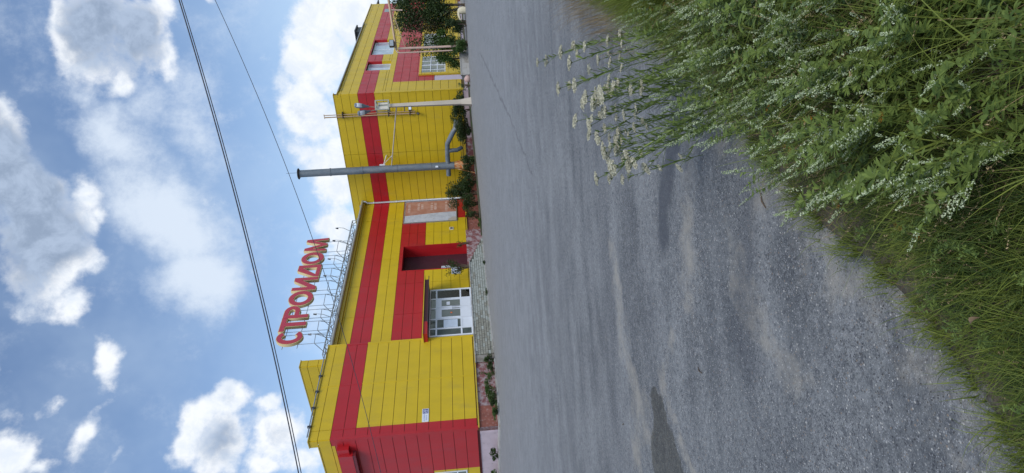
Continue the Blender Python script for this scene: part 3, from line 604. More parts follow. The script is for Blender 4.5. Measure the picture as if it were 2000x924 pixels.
# banner
BN = empty('wall_banner', bw(23.6, MT-.05, 1.15*R), YAW, label='tall advertising board, dusty pink and pale grey, on the main wall beside the white downspout', cat='banner')
f = MB(); a0, a1, hh = -1.68, 1.68, 6.65*R
f.box(a0, a1, -.05, 0, 0, hh); BO = f.build('board', mat('pale_grey_print', (.47, .50, .55), rough=.6, var=.06, col2=(.38, .41, .46), c2scale=2), BN)
f = MB(); f.prism([(-.28, .0), (a1-.03, .0), (a1-.03, hh-.03), (-.62, hh-.03), (-.42, hh*.6), (-.31, hh*.3)], 'y', -.054, -.0505); f.build('colour_field', mat('dusty_pink_print', (.36, .165, .115), rough=.6, var=.08, col2=(.42, .23, .18), c2scale=1), BN)
f = MB()
for z, x0, x1, q in ((.92, .1, 1.35, 1), (.735, .3, 1.5, 2), (.665, .5, 1.4, 3), (.475, .28, 1.5, 4), (.405, .3, 1.4, 5), (.19, .0, 1.55, 6), (.12, .45, 1.2, 7)):
    f = MB(); strokes(f, x0-.1, x1-.1, hh*z-.10, hh*z+.10, -.0545, q); f.build('writing', mat('faded_white_print', (.60, .50, .47), rough=.6), BN)
f = MB(); f.prism([(a1*-1+.02, .02), (-1.1, .02), (-1.15, .35), (-1.4, .62), (-1.66, .72)], 'y', -.054, -.0505); f.build('beige_shape', mat('beige_print', (.42, .38, .33), rough=.6), BN)
f = MB(); f.box(a0-.07, a0, -.07, .0, -.07, hh+.07); f.box(a1, a1+.07, -.07, .0, -.07, hh+.07); f.box(a0, a1, -.07, .0, -.07, 0); f.box(a0, a1, -.07, .0, hh, hh+.07); f.build('frame', GREYM, BN)
# notice by the recess
NS = empty('notice_sign', bw(14.97, MT-.05, .9*R), YAW, label='small white notice with blue writing and a purple emblem', cat='sign')
f = MB(); f.box(-.4, .4, -.02, 0, 0, .66); f.build('plate', WHITEP, NS)
f = MB(); 
for i, z in enumerate((.56, .44, .32, .20)): strokes(f, -.36, .36 if i < 2 else -.02+.1*(i == 2), z-.03, z+.04, -.021, 20+i)
f.build('writing', mat('blue_ink', (.08, .14, .42), rough=.5), NS)
f = MB(); f.prism([(.10, .06), (.33, .06), (.36, .16), (.26, .28), (.17, .28), (.08, .17)], 'y', -.024, -.0205); f.build('emblem', mat('purple_ink', (.10, .02, .11), rough=.5), NS)
# address plate on the near wing
AP = empty('address_plate', bw(1.08, -.046, 4.02*R), YAW, label='small white and blue house number plate on the yellow near wing', cat='sign')
f = MB(); f.box(-.45, .45, -.025, 0, 0, .36); f.build('plate', WHITEP, AP)
f = MB(); f.box(.12, .42, -.028, -.0255, .03, .33); f.build('number_field', mat('navy_print', (.02, .03, .20), rough=.4), AP)
f = MB(); 
for x in (.17, .28): f.box(x, x+.085, -.031, -.0285, .26, .29); f.box(x+.055, x+.085, -.031, -.0285, .19, .26); f.box(x, x+.085, -.031, -.0285, .165, .19); f.box(x, x+.03, -.031, -.0285, .1, .165); f.box(x, x+.085, -.031, -.0285, .07, .1)
f.build('house_number', WHITEP, AP)
f = MB(); strokes(f, -.40, .08, .21, .27, -.026, 31); strokes(f, -.34, .0, .10, .145, -.026, 32); f.build('writing', mat('blue_ink', (.08, .14, .42)), AP)

# ---------------------------------------------------------------- chimney and ducts
cs, ct = 24.4, -3.3; gy = ground_h(cs, ct)
CH = empty('metal_chimney', bw(cs, ct, gy), YAW, label='tall grey metal chimney pipe with ducts at its foot', cat='chimney')
def cl_(s, t, h): return (s-cs, t-ct, h-gy)
w = MB(); w.tube([cl_(cs, ct, .62), cl_(cs, ct, 4), cl_(cs, ct, 8.1), cl_(cs, ct, 13.25)], [.31, .305, .30, .295], 24); w.build('pipe', PIPE, CH)
w = MB(); w.tube([cl_(cs, ct, 13.2), cl_(cs, ct, 13.28), cl_(cs, ct, 13.29), cl_(cs, ct, 13.34)], [.30, .44, .46, .44], 24); w.build('top_flange', DARK, CH)
w = MB()
for h in (2.5, 5.3, 8.1, 10.7): w.tube([cl_(cs, ct, h), cl_(cs, ct, h+.09)], .325, 24)
w.build('pipe_collar', PIPE, CH)
w = MB(); w.tube([cl_(cs+.2, ct, 13.3), cl_(cs+.2, ct, 14.35)], .012, 5); w.build('lightning_rod', DARK, CH)
w = MB(); w.tube([cl_(cs, ct+.9, 1.15), cl_(cs, ct-1.0, 1.12), cl_(cs, ct-2.0, 1.05), cl_(cs, ct-3.0, .52), cl_(cs, ct-3.35, .25)], .20, 14); w.tube([cl_(cs, ct-3.2, .35), cl_(cs+1.0, ct-3.45, .2)], .21, 14)
w.build('main_duct', PIPE, CH)
w = MB(); w.tube([cl_(cs, ct-1.35, 1.1), cl_(cs, ct-1.38, .3), cl_(cs+.4, ct-1.38, -.05)], .17, 14); w.build('branch_duct', PIPE, CH)
w = MB(); w.tube([cl_(cs, ct, .61), cl_(cs, ct, .35), cl_(cs, ct, -.1)], [.29, .30, .36], 18)
w.build('base_cone', RUST, CH)
for a in range(4):
    w = MB(); an = a*math.pi/2+.6; w.tube([cl_(cs+.25*math.cos(an), ct+.25*math.sin(an), .6), cl_(cs+.75*math.cos(an), ct+.75*math.sin(an), gy)], .04, 6); w.build('leg', RUST, CH)
w = MB(); w.box(-.14, .0, -.31, -.295, 1.95-gy, 2.17-gy); o = w.build('label_plate', WHITEP, CH); o.location = (-.09, -.02, 0); o.rotation_euler = (0, 0, -.9)
w = MB(); w.box(-.6, .6, -.6, .6, -.3, .12); w.build('footing', CONC, CH)

# flue mast on the far wing side wall
MS = empty('antenna_mast', bw(SJ-.22, -7.7, 5.3*R), YAW, label='slim twin pipe mast fixed to the far wing side wall and rising above its roof', cat='mast')
w = MB(); w.tube([(0, -.12, 0), (0, -.12, 7.15)], .035, 8); w.tube([(0, .06, 0), (0, .06, 7.15)], .05, 8); w.box(-.02, .04, -.2, .16, 7.15, 7.19); w.build('pipe', [TAN], MS)
for z in (5.7, 2.1, .4): 
    w = MB(); w.box(-.07, .18, -.3, .22, z, z+.06); w.build('bracket', DARK, MS)
w = MB(); w.tube([(0, .06, -.12), (-.05, .1, -.3)], [.09, .11], 10); w.build('end_cap', DARK, MS)

# street lamp
lx, ly = 9.85, 45.0; lz = float(gz(lx, ly)); 
LP = empty('street_lamp', (lx, ly, lz), .1, label='cream concrete lamp post with a cage bracket and two grey lamp heads', cat='street lamp')
w = MB(); b0, b1, hh = .17, .105, 5.95
w.prism([(0, 0)], 'z', 0, 0) if False else None
w.add([(-b0, -b0, 0), (b0, -b0, 0), (b0, b0, 0), (-b0, b0, 0), (-b1, -b1, hh), (b1, -b1, hh), (b1, b1, hh), (-b1, b1, hh)], [(0, 3, 2, 1), (4, 5, 6, 7), (0, 1, 5, 4), (1, 2, 6, 5), (2, 3, 7, 6), (3, 0, 4, 7)])
w.box(-.26, .26, -.26, .26, -.2, .02); w.add([(-.26, -.26, .02), (.26, -.26, .02), (.26, .26, .02), (-.26, .26, .02), (-.17, -.17, .75), (.17, -.17, .75), (.17, .17, .75), (-.17, .17, .75)], [(0, 1, 5, 4), (1, 2, 6, 5), (2, 3, 7, 6), (3, 0, 4, 7)])
w.build('post', mat('cream_concrete', (.42, .38, .32), rough=.85, var=.12, vscale=2, bump=.3, stretch=(1, 1, .3)), LP)
w = MB(); z0, z1 = hh-.12, hh+.78
for z in (z0, z1):
    for y in (-.27, .27): w.box(-.36, .36, y-.03, y+.03, z, z+.09)
    for x in (-.33, .33): w.box(x-.03, x+.03, -.24, .24, z+.01, z+.08)
for x, y in ((-.33, -.27), (.33, -.27), (-.33, .27), (.33, .27)): w.box(x-.028, x+.028, y-.028, y+.028, z0+.09, z1)
w.box(-.05, .05, -.05, .05, hh, z1+.05); w.box(-.28, -.06, -.12, .1, z0+.1, z1-.05, 1); w.box(.08, .22, -.08, .08, z0+.1, z1-.1, 1)
w.build('cage_bracket', [mat('pale_green_metal', (.30, .32, .27), rough=.5, metal=.3), OFFW], LP)
for x, dx, dz, dy in ((-.12, -.02, 1, -.55), (-.3, -.5, .9, -.75)):
    d = Vector((dx*.8, dy, dz)).normalized(); p0 = Vector((x, -.15, z1)); p1 = p0+d*.55
    w = MB(); w.tube([p0, p1+d*.1], .03, 8); w.build('arm', PINKM, LP)
    w = MB(); side = d.cross(Vector((0, 0, 1))).normalized(); up = side.cross(d)
    prof = [(0, .07, .06), (.25, .10, .08), (.45, .17, .11), (.85, .19, .12), (1.0, .16, .10), (1.04, .10, .06)]; n = 12; vs = []
    for a, rx, rz in prof:
        for k_ in range(n): an = 2*math.pi*k_/n; vs.append(p1+d*a+side*rx*math.cos(an)+up*rz*math.sin(an))
    w.add(vs, [(i*n+k_, i*n+(k_+1) % n, (i+1)*n+(k_+1) % n, (i+1)*n+k_) for i in range(len(prof)-1) for k_ in range(n)], 0, True); w.add([vs[(len(prof)-1)*n+k_] for k_ in range(n)], [tuple(range(n))])
    lh = w.build('lamp_head', mat('lamp_grey', (.15, .18, .22), rough=.4, metal=.2, var=.15), LP)
    w = MB(); vs = []
    for a, rx, rz in ((.52, .12, .0), (.6, .15, .06), (.85, .15, .07), (.95, .12, .0)):
        for k_ in range(8): an = math.pi*k_/7+math.pi; vs.append(p1+d*a+side*rx*math.cos(an)+up*(-.085+rz*math.sin(an)))
    w.add(vs, [(i*8+k_, i*8+k_+1, (i+1)*8+k_+1, (i+1)*8+k_) for i in range(3) for k_ in range(7)], 0, True); w.build('lens', WHITEP, lh)
# cable bracket, flood light and slim pipe between lamp post and chimney
w = MB(); w.box(-.45, .0, -.03, .03, 4.75, 4.82); w.box(-.40, -.34, -.05, .05, 4.3, 5.0) if False else None; w.build('crossarm', DARK, LP)
w = MB(); w.box(-.42, -.18, -.14, .06, 4.28, 4.5); w.box(-.40, -.2, -.15, -.141, 4.3, 4.48, 1); w.build('floodlight', [DARK, WHITEP], LP)
A = Vector((lx-.05, ly+.1, lz+5.35)); B = bw(cs, ct, 5.75) + Vector((.25, -.15, 0))
w = MB(); w.tube([(0, 0, 0), tuple(B-A)], .045, 8); o = w.build('steel_pipe', mat('cream_pipe', (.48, .45, .38), rough=.5)); o.location = A; tag(o, 'thin cream pipe running level from the lamp post to the chimney', 'pipe')
o = empty('wall_bracket', bw(SJ-.05, -4.0, 9.55*R), YAW, label='small pale angled bracket on the red band right of the chimney', cat='bracket')
w = MB(); w.tube([(0, 0, 0), (-.9, .5, .25)], .03, 6); w.tube([(-.05, -.05, -.55), (-.75, .42, .2)], .02, 6); w.box(-1.0, -.8, .4, .62, .1, .55); w.build('arm', WHITEP, o)

# ---------------------------------------------------------------- overhead cables
def cable(name, pts, r, **kw):
    c = MB(); o = Vector(pts[0]); c.tube([Vector(p)-o for p in pts], r, 6); ob = c.build(name, mat('black_cable', (.03, .035, .05), rough=.6)); ob.location = o; return tag(ob, **kw)
def sag(a, b, y, s, n=28):   # a parabola through three heights
    (x0, z0), (xm, zm), (x1, z1) = a, s, b; P = np.polyfit([x0, xm, x1], [z0, zm, z1], 2); L_ = x1-x0
    xs_ = np.linspace(x0-.9*L_, x1+.9*L_, n*3); return [(x, y, float(np.polyval(P, x))) for x in xs_]
cable('power_cable', sag((-7.65, 7.84), (8.76, 10.81), 22, (1.0, 9.19)), .021, label='upper strand of the dark cable pair crossing the whole sky', cat='cable')
cable('power_cable', sag((-7.65, 7.785), (8.76, 10.775), 22.1, (1.0, 9.145)), .016, label='lower strand of the dark cable pair crossing the whole sky', cat='cable')
cable('thin_cable', sag((-8.48, 5.62), (9.91, 10.73), 25, (.6, 7.65)), .012, label='single thin cable running slantwise past the sign letters and across the red band', cat='cable')

# ---------------------------------------------------------------- pipe gantry at the far right
GT = empty('pipe_gantry', (13.58, 44, float(gz(13.58, 44))), 0, label='dusty pink pipe gantry with a lattice brace in front of the far wing', cat='gantry')
gz0 = float(gz(13.58, 44)); q_ = lambda x, z, y=0: (x-13.58, y, z-gz0)
w = MB(); w.tube([q_(13.58, gz0-.2), q_(13.58, 5.58)], .08, 10); w.build('post', PINKM, GT)
w = MB(); w.tube([q_(13.3, 1.2), q_(13.28, 5.4), q_(13.33, 5.62), q_(13.5, 5.72), q_(14.2, 5.77)], .045, 10); w.build('side_pipe', PINKM, GT)
w = MB(); w.tube([q_(13.5, 5.7), q_(15.3, 5.86), q_(17.2, 6.03), q_(21, 6.36)], .09, 10); w.build('crossbeam', TAN, GT)
w = MB(); w.tube([q_(13.62, 5.05), q_(16.3, 5.85)], .028, 6)
pts = []
for i in range(9):
    t_ = i/8; x = 13.8+2.3*t_; pts.append(q_(x, (5.72+(x-13.5)*.088) if i % 2 else 5.06+(x-13.62)*.3))
w.tube(pts, .02, 5); w.build('lattice_brace', TAN, GT)
w = MB(); w.tube([q_(16.25, 5.1), q_(16.3, 5.95)], .045, 8); w.build('hanger', PINKM, GT)
w = MB(); w.box(.05, .5, -.45, -.1, 5.80-gz0, 6.12-gz0); w.box(.08, .47, -.46, -.451, 5.83-gz0, 6.09-gz0, 1); o = w.build('floodlight', [DARK, GREYM], GT)
o.rotation_euler = (0, 0, 0)

# ---------------------------------------------------------------- small things at the foot of the walls
def blob(mb, c, r, seed, sub=2, mi=0, squash=(1, 1, 1)):
    bm = bmesh.new(); bmesh.ops.create_icosphere(bm, subdivisions=sub, radius=1); r_ = random.Random(seed)
    vs = [(c[0]+v.co.x*r*squash[0]*(1+r_.uniform(-.09, .09)), c[1]+v.co.y*r*squash[1]*(1+r_.uniform(-.09, .09)), c[2]+v.co.z*r*squash[2]*(1+r_.uniform(-.09, .09))) for v in bm.verts]
    mb.add(vs, [[v.index for v in f.verts] for f in bm.faces], mi, True); bm.free()
x, y = 16.05, 44.3; z = float(gz(x, y))
w = MB(); w.tube([(.12, 0, -.05), (.14, 0, .2), (.12, 0, .42), (.1, 0, .55)], [.24, .27, .22, .10], 12); w.tube([(.1, -.02, .45), (-.15, -.03, .5), (-.42, -.03, .44), (-.68, -.03, .34)], [.12, .09, .07, .03], 8)
o = w.build('painted_stump', mat('cream_paint', (.50, .46, .34), rough=.8, bump=.5)); o.location = (x, y, z); tag(o, 'cream painted stump with one branch pointing left, under the dark bushes', 'stump')
x, y = 11.15, 43.6; z = float(gz(x, y)); w = MB(); blob(w, (0, 0, .16), .25, 3); o = w.build('round_stone', mat('pink_stone', (.42, .29, .26), rough=.85)); o.location = (x, y, z); tag(o, 'rounded pinkish stone beside the lamp post bed', 'stone')
o = empty('concrete_planter', (12.35, 44.6, float(gz(12.3, 44.5))), .25, label='low grey concrete planter box between the round stone and the bushes', cat='planter')
w = MB(); w.box(-.9, .9, -.35, -.25, -.1, .55); w.box(-.9, .9, .25, .35, -.1, .55); w.box(-.9, -.8, -.25, .25, -.1, .55); w.box(.8, .9, -.25, .25, -.1, .55); w.box(-.93, .93, -.38, -.22, .552, .62); w.build('box', CONC, o); w = MB(); w.box(-.8, .8, -.25, .25, -.1, .5); w.build('soil', mat('dark_soil', (.05, .04, .03), rough=.95), o)

# concrete edge strip between the asphalt and the building, following the ground
def strip(name, pts, width, rise, material, **kw):
    m_ = MB(); L, Rr = [], []
    for i, p in enumerate(pts):
        a = Vector(pts[max(i-1, 0)]); b = Vector(pts[min(i+1, len(pts)-1)]); d = (b-a).normalized(); nn = Vector((-d.y, d.x))
        for lst, sgn in ((L, .5), (Rr, -.5)):
            q = Vector(p)+nn*width*sgn; lst.append((q.x, q.y, float(gz(q.x, q.y))))
    n_ = len(pts); vs = [(x, y, z+rise) for x, y, z in L]+[(x, y, z+rise) for x, y, z in Rr]+[(x, y, z-.1) for x, y, z in L]+[(x, y, z-.1) for x, y, z in Rr]
    fs = []
    for i in range(n_-1): fs += [(i, i+1, n_+i+1, n_+i), (i, 2*n_+i, 2*n_+i+1, i+1), (n_+i, n_+i+1, 3*n_+i+1, 3*n_+i)]
    fs += [(0, n_, 3*n_, 2*n_), (n_-1, 3*n_-1, 4*n_-1, 2*n_-1)]
    m_.add(vs, fs); return m_.build(name, material, None, **kw)
def bp(s, t): p = bw(s, t); return (p.x, p.y)
def line(a, b, n): return [(a[0]+(b[0]-a[0])*i/n, a[1]+(b[1]-a[1])*i/n) for i in range(n+1)]
strip('pavement', line(bp(-.6, 12), bp(-.6, -.55), 12)[:-1]+line(bp(-.55, -.6), bp(4.0, -.65), 6), .9, .06, CONC, kind='structure')
strip('kerb', line(bp(4.6, -1.15), bp(15.5, -1.15), 10), .5, .06, CONC, kind='structure')
SOIL = mat('bed_soil', (.07, .06, .045), rough=.95, var=.3, vscale=6, bump=.6, col2=(.05, .08, .03), c2scale=3)
strip('planting_bed', line(bp(17.6, -1.6), bp(22.8, -1.6), 6)+line(bp(23.4, -2.6), bp(24.2, -9.6), 8)+line(bp(24.4, -10.6), bp(40, -11.2), 12), 1.9, .10, SOIL, kind='structure')
# ---------------------------------------------------------------- vegetation
LEAF_DK = leafmat('dark_leaves', (.016, .034, .010), (.06, .10, .028)); LEAF_MD = leafmat('green_leaves', (.025, .06, .012), (.085, .16, .035))
LEAF_RD = leafmat('reddish_leaves', (.025, .03, .014), (.085, .055, .03)); BARK = mat('bark', (.09, .065, .045), rough=.9)
def leaf_quads(C, size, rng, aspect=2.2, up=0.3):
    """diamond leaves, one per centre, random orientation"""
    n = len(C); d = rng.normal(size=(n, 3)); d[:, 2] = d[:, 2]*.6+up; d /= np.linalg.norm(d, axis=1)[:, None]
    s = np.cross(d, rng.normal(size=(n, 3))); s /= np.linalg.norm(s, axis=1)[:, None]; L = size*(.6+.8*rng.random((n, 1)))
    V = np.stack([C-d*L*.5, C+s*L*.5/aspect, C+d*L*.5, C-s*L*.5/aspect], 1); return V.reshape(-1, 3), np.arange(4*n).reshape(-1, 4)
def bush(name, x, y, w_, d_, h, n, size, lm, seed, label, cat='bush', group=None, clumps=14, z=None, stems=6, up=.2):
    rng = np.random.default_rng(seed); z = float(gz(x, y)) if z is None else z
    root = empty(name, (x, y, z), rng.random()*6, label=label, cat=cat, group=group)
    cc = rng.normal(size=(clumps, 3)); cc /= np.linalg.norm(cc, axis=1)[:, None]; cc *= rng.random((clumps, 1))**.4*.8
    cc = cc*[w_/2, d_/2, h/2]+[0, 0, h*.52]; rr_ = (.18+.28*rng.random(clumps))
    k_ = rng.integers(0, clumps, n); P = rng.normal(size=(n, 3)); P *= (rng.random((n, 1))**.35)/np.linalg.norm(P, axis=1)[:, None]
    C = cc[k_]+P*rr_[k_][:, None]*[w_*.6, d_*.6, h*.55]; C[:, 2] = np.abs(C[:, 2])+.02
    V, Q = leaf_quads(C, size, rng, up=up); va = np.clip(np.repeat(rng.random(clumps)[k_]*.5+rng.random(n)*.5, 4), 0, 1)
    npmesh('foliage', V, Q, lm, va, root)
    m_ = MB()
    for i in range(min(stems, clumps)): c = cc[i]; m_.tube([(c[0]*.12, c[1]*.12, -.05), (c[0]*.5, c[1]*.5, c[2]*.5), tuple(c*[1, 1, 1.1])], [.03*h**.5, .02*h**.5, .006], 5)
    m_.build('trunk' if cat == 'tree' else 'stems', BARK, root); return root
bush('small_tree', 17.0, 45.4, 4.8, 3.0, 5.6, 17000, .15, LEAF_DK, 1, 'dark broad small tree at the far right end, overhanging the cream stump', 'tree', clumps=26)
bush('small_tree', 15.9, 45.8, 2.6, 2.0, 5.6, 2600, .12, LEAF_RD, 2, 'thin reddish brown small tree rising over the dark one', 'tree', clumps=12)
bush('leafy_shrub', 14.2, 45.2, 2.9, 1.8, 4.0, 5600, .14, LEAF_MD, 3, 'green shrub with yellow wall showing through, in front of the barred windows', clumps=20)
bush('leafy_shrub', 13.0, 45.0, 1.7, 1.3, 2.4, 2200, .13, LEAF_MD, 4, 'smaller shrub under the nearer barred window', clumps=12)
bush('feathery_shrub', 13.55, 43.7, 1.6, 1.2, 1.3, 2600, .10, LEAF_MD, 5, 'low bright green feathery shrub right of the concrete planter', clumps=16)
bush('feathery_shrub', 15.0, 43.9, 1.6, 1.2, 1.5, 2200, .11, LEAF_DK, 50, 'low dark shrub left of the cream stump', clumps=14)
bush('leafy_shrub', 12.3, 44.6, 1.5, .6, .8, 700, .09, LEAF_MD, 6, 'weeds filling the low concrete planter', 'plant', clumps=9)
bush('twiggy_shrub', 10.9, 44.4, .9, .8, 1.1, 180, .09, LEAF_MD, 7, 'bare twiggy weed beside the round stone', 'plant', clumps=8, stems=8)
def on(s, t): p = bw(s, t); return p.x, p.y
for s_, t_, w_, h_, n_, sd, lb in ((24.2, -8.3, 1.9, 1.05, 2200, 8, 'dark low bush just left of the lamp post foot'), (24.2, -6.4, 1.9, 1.0, 2000, 9, 'dark low bush under the end of the bent duct'),
        (23.9, -2.0, 1.9, 1.25, 2400, 10, 'dark bush left of the chimney foot'), (23.3, -1.1, 1.8, 1.8, 2600, 11, 'tallest dark bush, in the corner under the white downspout'),
        (23.7, -4.0, 1.2, .75, 800, 12, 'low weeds at the right of the chimney foot')):
    x, y = on(s_, t_); bush('leafy_shrub', x, y, w_*1.7, w_, h_*1.6, int(n_*2.1), .12, LEAF_DK, sd, lb, clumps=13)
x, y = on(21.2, -1.4); bush('weed_clump', x, y, 2.4, 1.0, 1.6, 2400, .10, LEAF_DK, 13, 'dark weed clump under the pink and grey banner', 'plant')
x, y = on(19.6, -1.3); bush('weed_clump', x, y, 1.9, .8, 1.3, 1500, .09, LEAF_DK, 14, 'thin weeds at the right end of the red cheek wall', 'plant')
x, y = on(13.9, -.5); bush('sapling', x, y, 1.9, .8, 1.95, 560, .13, LEAF_DK, 15, 'leafy sapling growing on the porch in front of the small white notice', 'sapling', z=PT-.12, clumps=14, stems=9)
x, y = on(17.0, -.5); bush('sapling', x, y, .7, .5, 1.0, 130, .12, LEAF_MD, 16, 'thin twiggy sapling in front of the dark recess', 'sapling', z=PT-.12, clumps=8, stems=7)
for i, (s_, t_, w_, h_, n_) in enumerate(((4.3, -.8, 1.1, .75, 1200), (3.3, -.6, .6, 1.0, 160), (3.2, -.9, 1.2, .5, 900), (2.0, -.8, 1.6, .75, 1700), (1.1, -.8, 1.2, .55, 1100), (.1, -.9, 1.2, .45, 900), (-.6, 1.5, 1.1, .5, 800), (-.6, 3.6, 1.2, .65, 900), (9.0, -2.1, .8, .18, 250), (16.9, -2.3, .9, .3, 400), (12.2, -2.1, .7, .18, 200))):
    x, y = on(s_, t_); bush('weed_clump', x, y, w_, w_*.6, h_, n_, .085, LEAF_MD if i % 2 else LEAF_DK, 60+i, ('weed tuft at the left end of the block faced porch', 'thin spindly weed against the yellow wing beside the porch', 'flat weeds at the foot of the peeling plinth', 'bushiest weed clump at the middle of the near wing plinth', 'weeds under the red painted part of the plinth', 'weeds by the near corner of the wing', 'small weeds under the whitewashed side plinth', 'weeds under the side window at the frame edge', 'flat tuft at the foot of the porch blocks under the doors', 'weeds at the low end of the ramp', 'flat tuft at the foot of the porch blocks under the sapling')[i], 'plant', clumps=8, stems=4)

# ---- roadside verge in the foreground
EY = np.array([.3, 1.2, 1.63, 1.74, 1.82, 1.96, 2.2, 2.35, 2.51, 2.66, 2.91, 3.2, 3.58, 4.0, 4.7, 5.45, 6.87, 9, 14]); EX = np.array([-2.0, -1.13, -.68, -.56, -.46, -.35, -.19, -.12, -.03, .08, .27, .52, .84, 1.16, 1.6, 2.0, 2.75, 3.9, 7])
def edge(Y): return np.interp(Y, EY, EX)
def inset(X, Y): return (X-edge(Y))*.72
def vz(X, Y): 
    d = inset(X, Y); return gz(X, Y)+.10*sst(d, .0, .5)+.012*np.sin(X*9+Y*5)*sst(d, 0, .2)
nyv = 90; Yv = np.concatenate([np.linspace(.0, 7, nyv), np.linspace(7.2, 14, 20)]); off = np.concatenate([[0, .03], np.linspace(.08, 1.2, 22), np.linspace(1.4, 6, 12)])
rg = np.random.default_rng(5); jit = np.convolve(rg.normal(size=len(Yv)+8), np.ones(3)/3, 'same')[4:-4]*.02
Xg = (edge(Yv)+jit)[:, None]+off[None, :]; Yg = np.repeat(Yv[:, None], len(off), 1); Z = vz(Xg, Yg); Z[:, 0] -= .03; Z[:, 1:] += .012
ni, nj = Xg.shape; I = (np.arange(ni-1)[:, None]*nj+np.arange(nj-1)[None, :]).ravel()
VS = mat('verge_soil', (.075, .062, .042), rough=.95, var=.35, vscale=14, bump=.8, bscale=90, col2=(.15, .14, .12), c2scale=9, c2t=(.55, .65))
tag(npmesh('verge', np.stack([Xg, Yg, Z], -1), np.stack([I, I+1, I+nj+1, I+nj], -1), VS, smooth=True), kind='structure')

GRASS = leafmat('grass_blades', (.032, .062, .010), (.23, .28, .05), trans=.35, rough=.6, spec=.25); DRY = leafmat('dry_grass', (.15, .10, .045), (.40, .31, .17), trans=.15, rough=.8, spec=.2)
STEM = leafmat('stems_and_leaves', (.045, .085, .018), (.21, .28, .065), trans=.3, spec=.25); PETAL = leafmat('white_petals', (.28, .36, .17), (.52, .57, .39), trans=.2, rough=.7)
YARROW = leafmat('cream_umbels', (.32, .31, .21), (.62, .60, .47), trans=.1, rough=.8); ORANGE = leafmat('orange_petals', (.5, .16, .01), (.75, .34, .02), trans=.2)
def blades(n, X, Y, h, w0, lean, az, rng, seg=5, z=None, curl=1.0):
    Zr = vz(X, Y) if z is None else z
    u = np.linspace(0, 1, seg)[None, :]; dx, dy = np.cos(az), np.sin(az)
    hor = lean[:, None]*h[:, None]*(u**(1+.8*curl)); ver = h[:, None]*(u*np.sqrt(np.clip(1-(lean[:, None]*u)**2*.55, .05, 1)))
    P = np.stack([X[:, None]+dx[:, None]*hor, Y[:, None]+dy[:, None]*hor, Zr[:, None]+ver-.01], -1)
    sa = az+np.pi/2+rng.normal(size=n)*.6; sdv = np.stack([np.cos(sa), np.sin(sa), np.zeros(n)], -1)[:, None, :]
    wd = (w0[:, None]*(1-u**1.6)*.5+.0002)[..., None]
    V = np.stack([P-sdv*wd, P+sdv*wd], 2)      # n, seg, 2, 3
    b = (np.arange(n)*seg*2)[:, None]+np.arange(seg-1)[None, :]*2; Q = np.stack([b, b+1, b+3, b+2], -1).reshape(-1, 4)
    return V.reshape(-1, 3), Q, P
def scatter(n, rng, ymin=.55, ymax=8.5, dmax=2.6, dmin=0.0, dens=None):
    out = np.zeros((0, 2))
    while len(out) < n:
        m = n*3; Y = ymin+(ymax-ymin)*rng.random(m)**1.35; d = dmin+(dmax-dmin)*rng.random(m); X = edge(Y)+d/.72
        ok = (X < .46*Y+.75) & (np.hypot(X, Y) > .45)
        if dens is not None: ok &= rng.random(m) < dens(X, Y)
        out = np.concatenate([out, np.stack([X[ok], Y[ok]], -1)])
    return out[:n, 0], out[:n, 1]
def patch(X, Y, k=2.2, ph=0): return .5+.25*np.sin(k*X+1.7+ph)*np.cos(k*1.3*Y+ph)+.25*np.sin(k*2.3*(X+Y)+ph*2)
rng = np.random.default_rng(21)
VV, QQ, VA = [], [], []; off_ = 0
def addb(V, Q, va):
    global off_
    VV.append(V); QQ.append(Q+off_); VA.append(va); off_ += len(V)
def heights(X, Y):   # how tall the growth is: low by the asphalt, tall inside and towards the far end
    d = inset(X, Y); return .030+(.22*sst(d, .05, .5)+.10*sst(d, .4, 1.2))*(.45+.55*sst(Y, 1.1, 2.2))*(.35+.65*sst(X/np.maximum(Y, .3), -.12, .16))
# fine turf
n = 38000; X, Y = scatter(n, rng); h = heights(X, Y)*(.45+.75*rng.random(n)); va = np.clip(patch(X, Y)*.55+.9*(rng.random(n)-.45), 0, 1)
V, Q, _ = blades(n, X, Y, h, .0016+.0019*rng.random(n), .35+.6*rng.random(n), rng.random(n)*6.28, rng); addb(V, Q, np.repeat(va, 10))
# low tufts creeping over the asphalt edge
n = 9000; Y = 1.2+6.5*rng.random(n)**1.5; X = edge(Y)+.05*rng.normal(size=n)+.03; k_ = patch(X, Y, 9) > .42; X, Y = X[k_], Y[k_]; n = len(X)
V, Q, _ = blades(n, X, Y, .03+.10*rng.random(n), .0018+.002*rng.random(n), .4+.6*rng.random(n), rng.random(n)*6.28, rng); addb(V, Q, np.repeat(np.clip(.3+.6*rng.random(n), 0, 1), 10))
# long arching blades, in tufts
nt_ = 420; TX, TY = scatter(nt_, rng, dmin=.3, dens=lambda x, y: .12+.88*sst(x/y, .0, .15)); per = 16; n = nt_*per; X = np.repeat(TX, per)+rng.normal(size=n)*.025; Y = np.repeat(TY, per)+rng.normal(size=n)*.025
h = heights(X, Y)*(.9+.7*rng.random(n))+.05; taz = np.repeat(rng.random(nt_)*6.28, per)
V, Q, _ = blades(n, X, Y, h, .0025+.003*rng.random(n), .45+.5*rng.random(n), taz+rng.normal(size=n)*1.0, rng, seg=6); addb(V, Q, np.repeat(np.clip(np.repeat(rng.random(nt_), per)*.5+.4*rng.random(n)+.1, 0, 1), 12))
n = 22000; X, Y = scatter(n, rng, ymin=.9, ymax=3.2, dmin=-.01, dmax=1.5, dens=lambda x, y: 1-sst(x/y, .0, .2)); h = (.03+.11*sst(inset(X, Y), 0, .35))*(.5+.8*rng.random(n)); va = np.clip(patch(X, Y, 5)*.6+1.0*(rng.random(n)-.5), 0, 1)
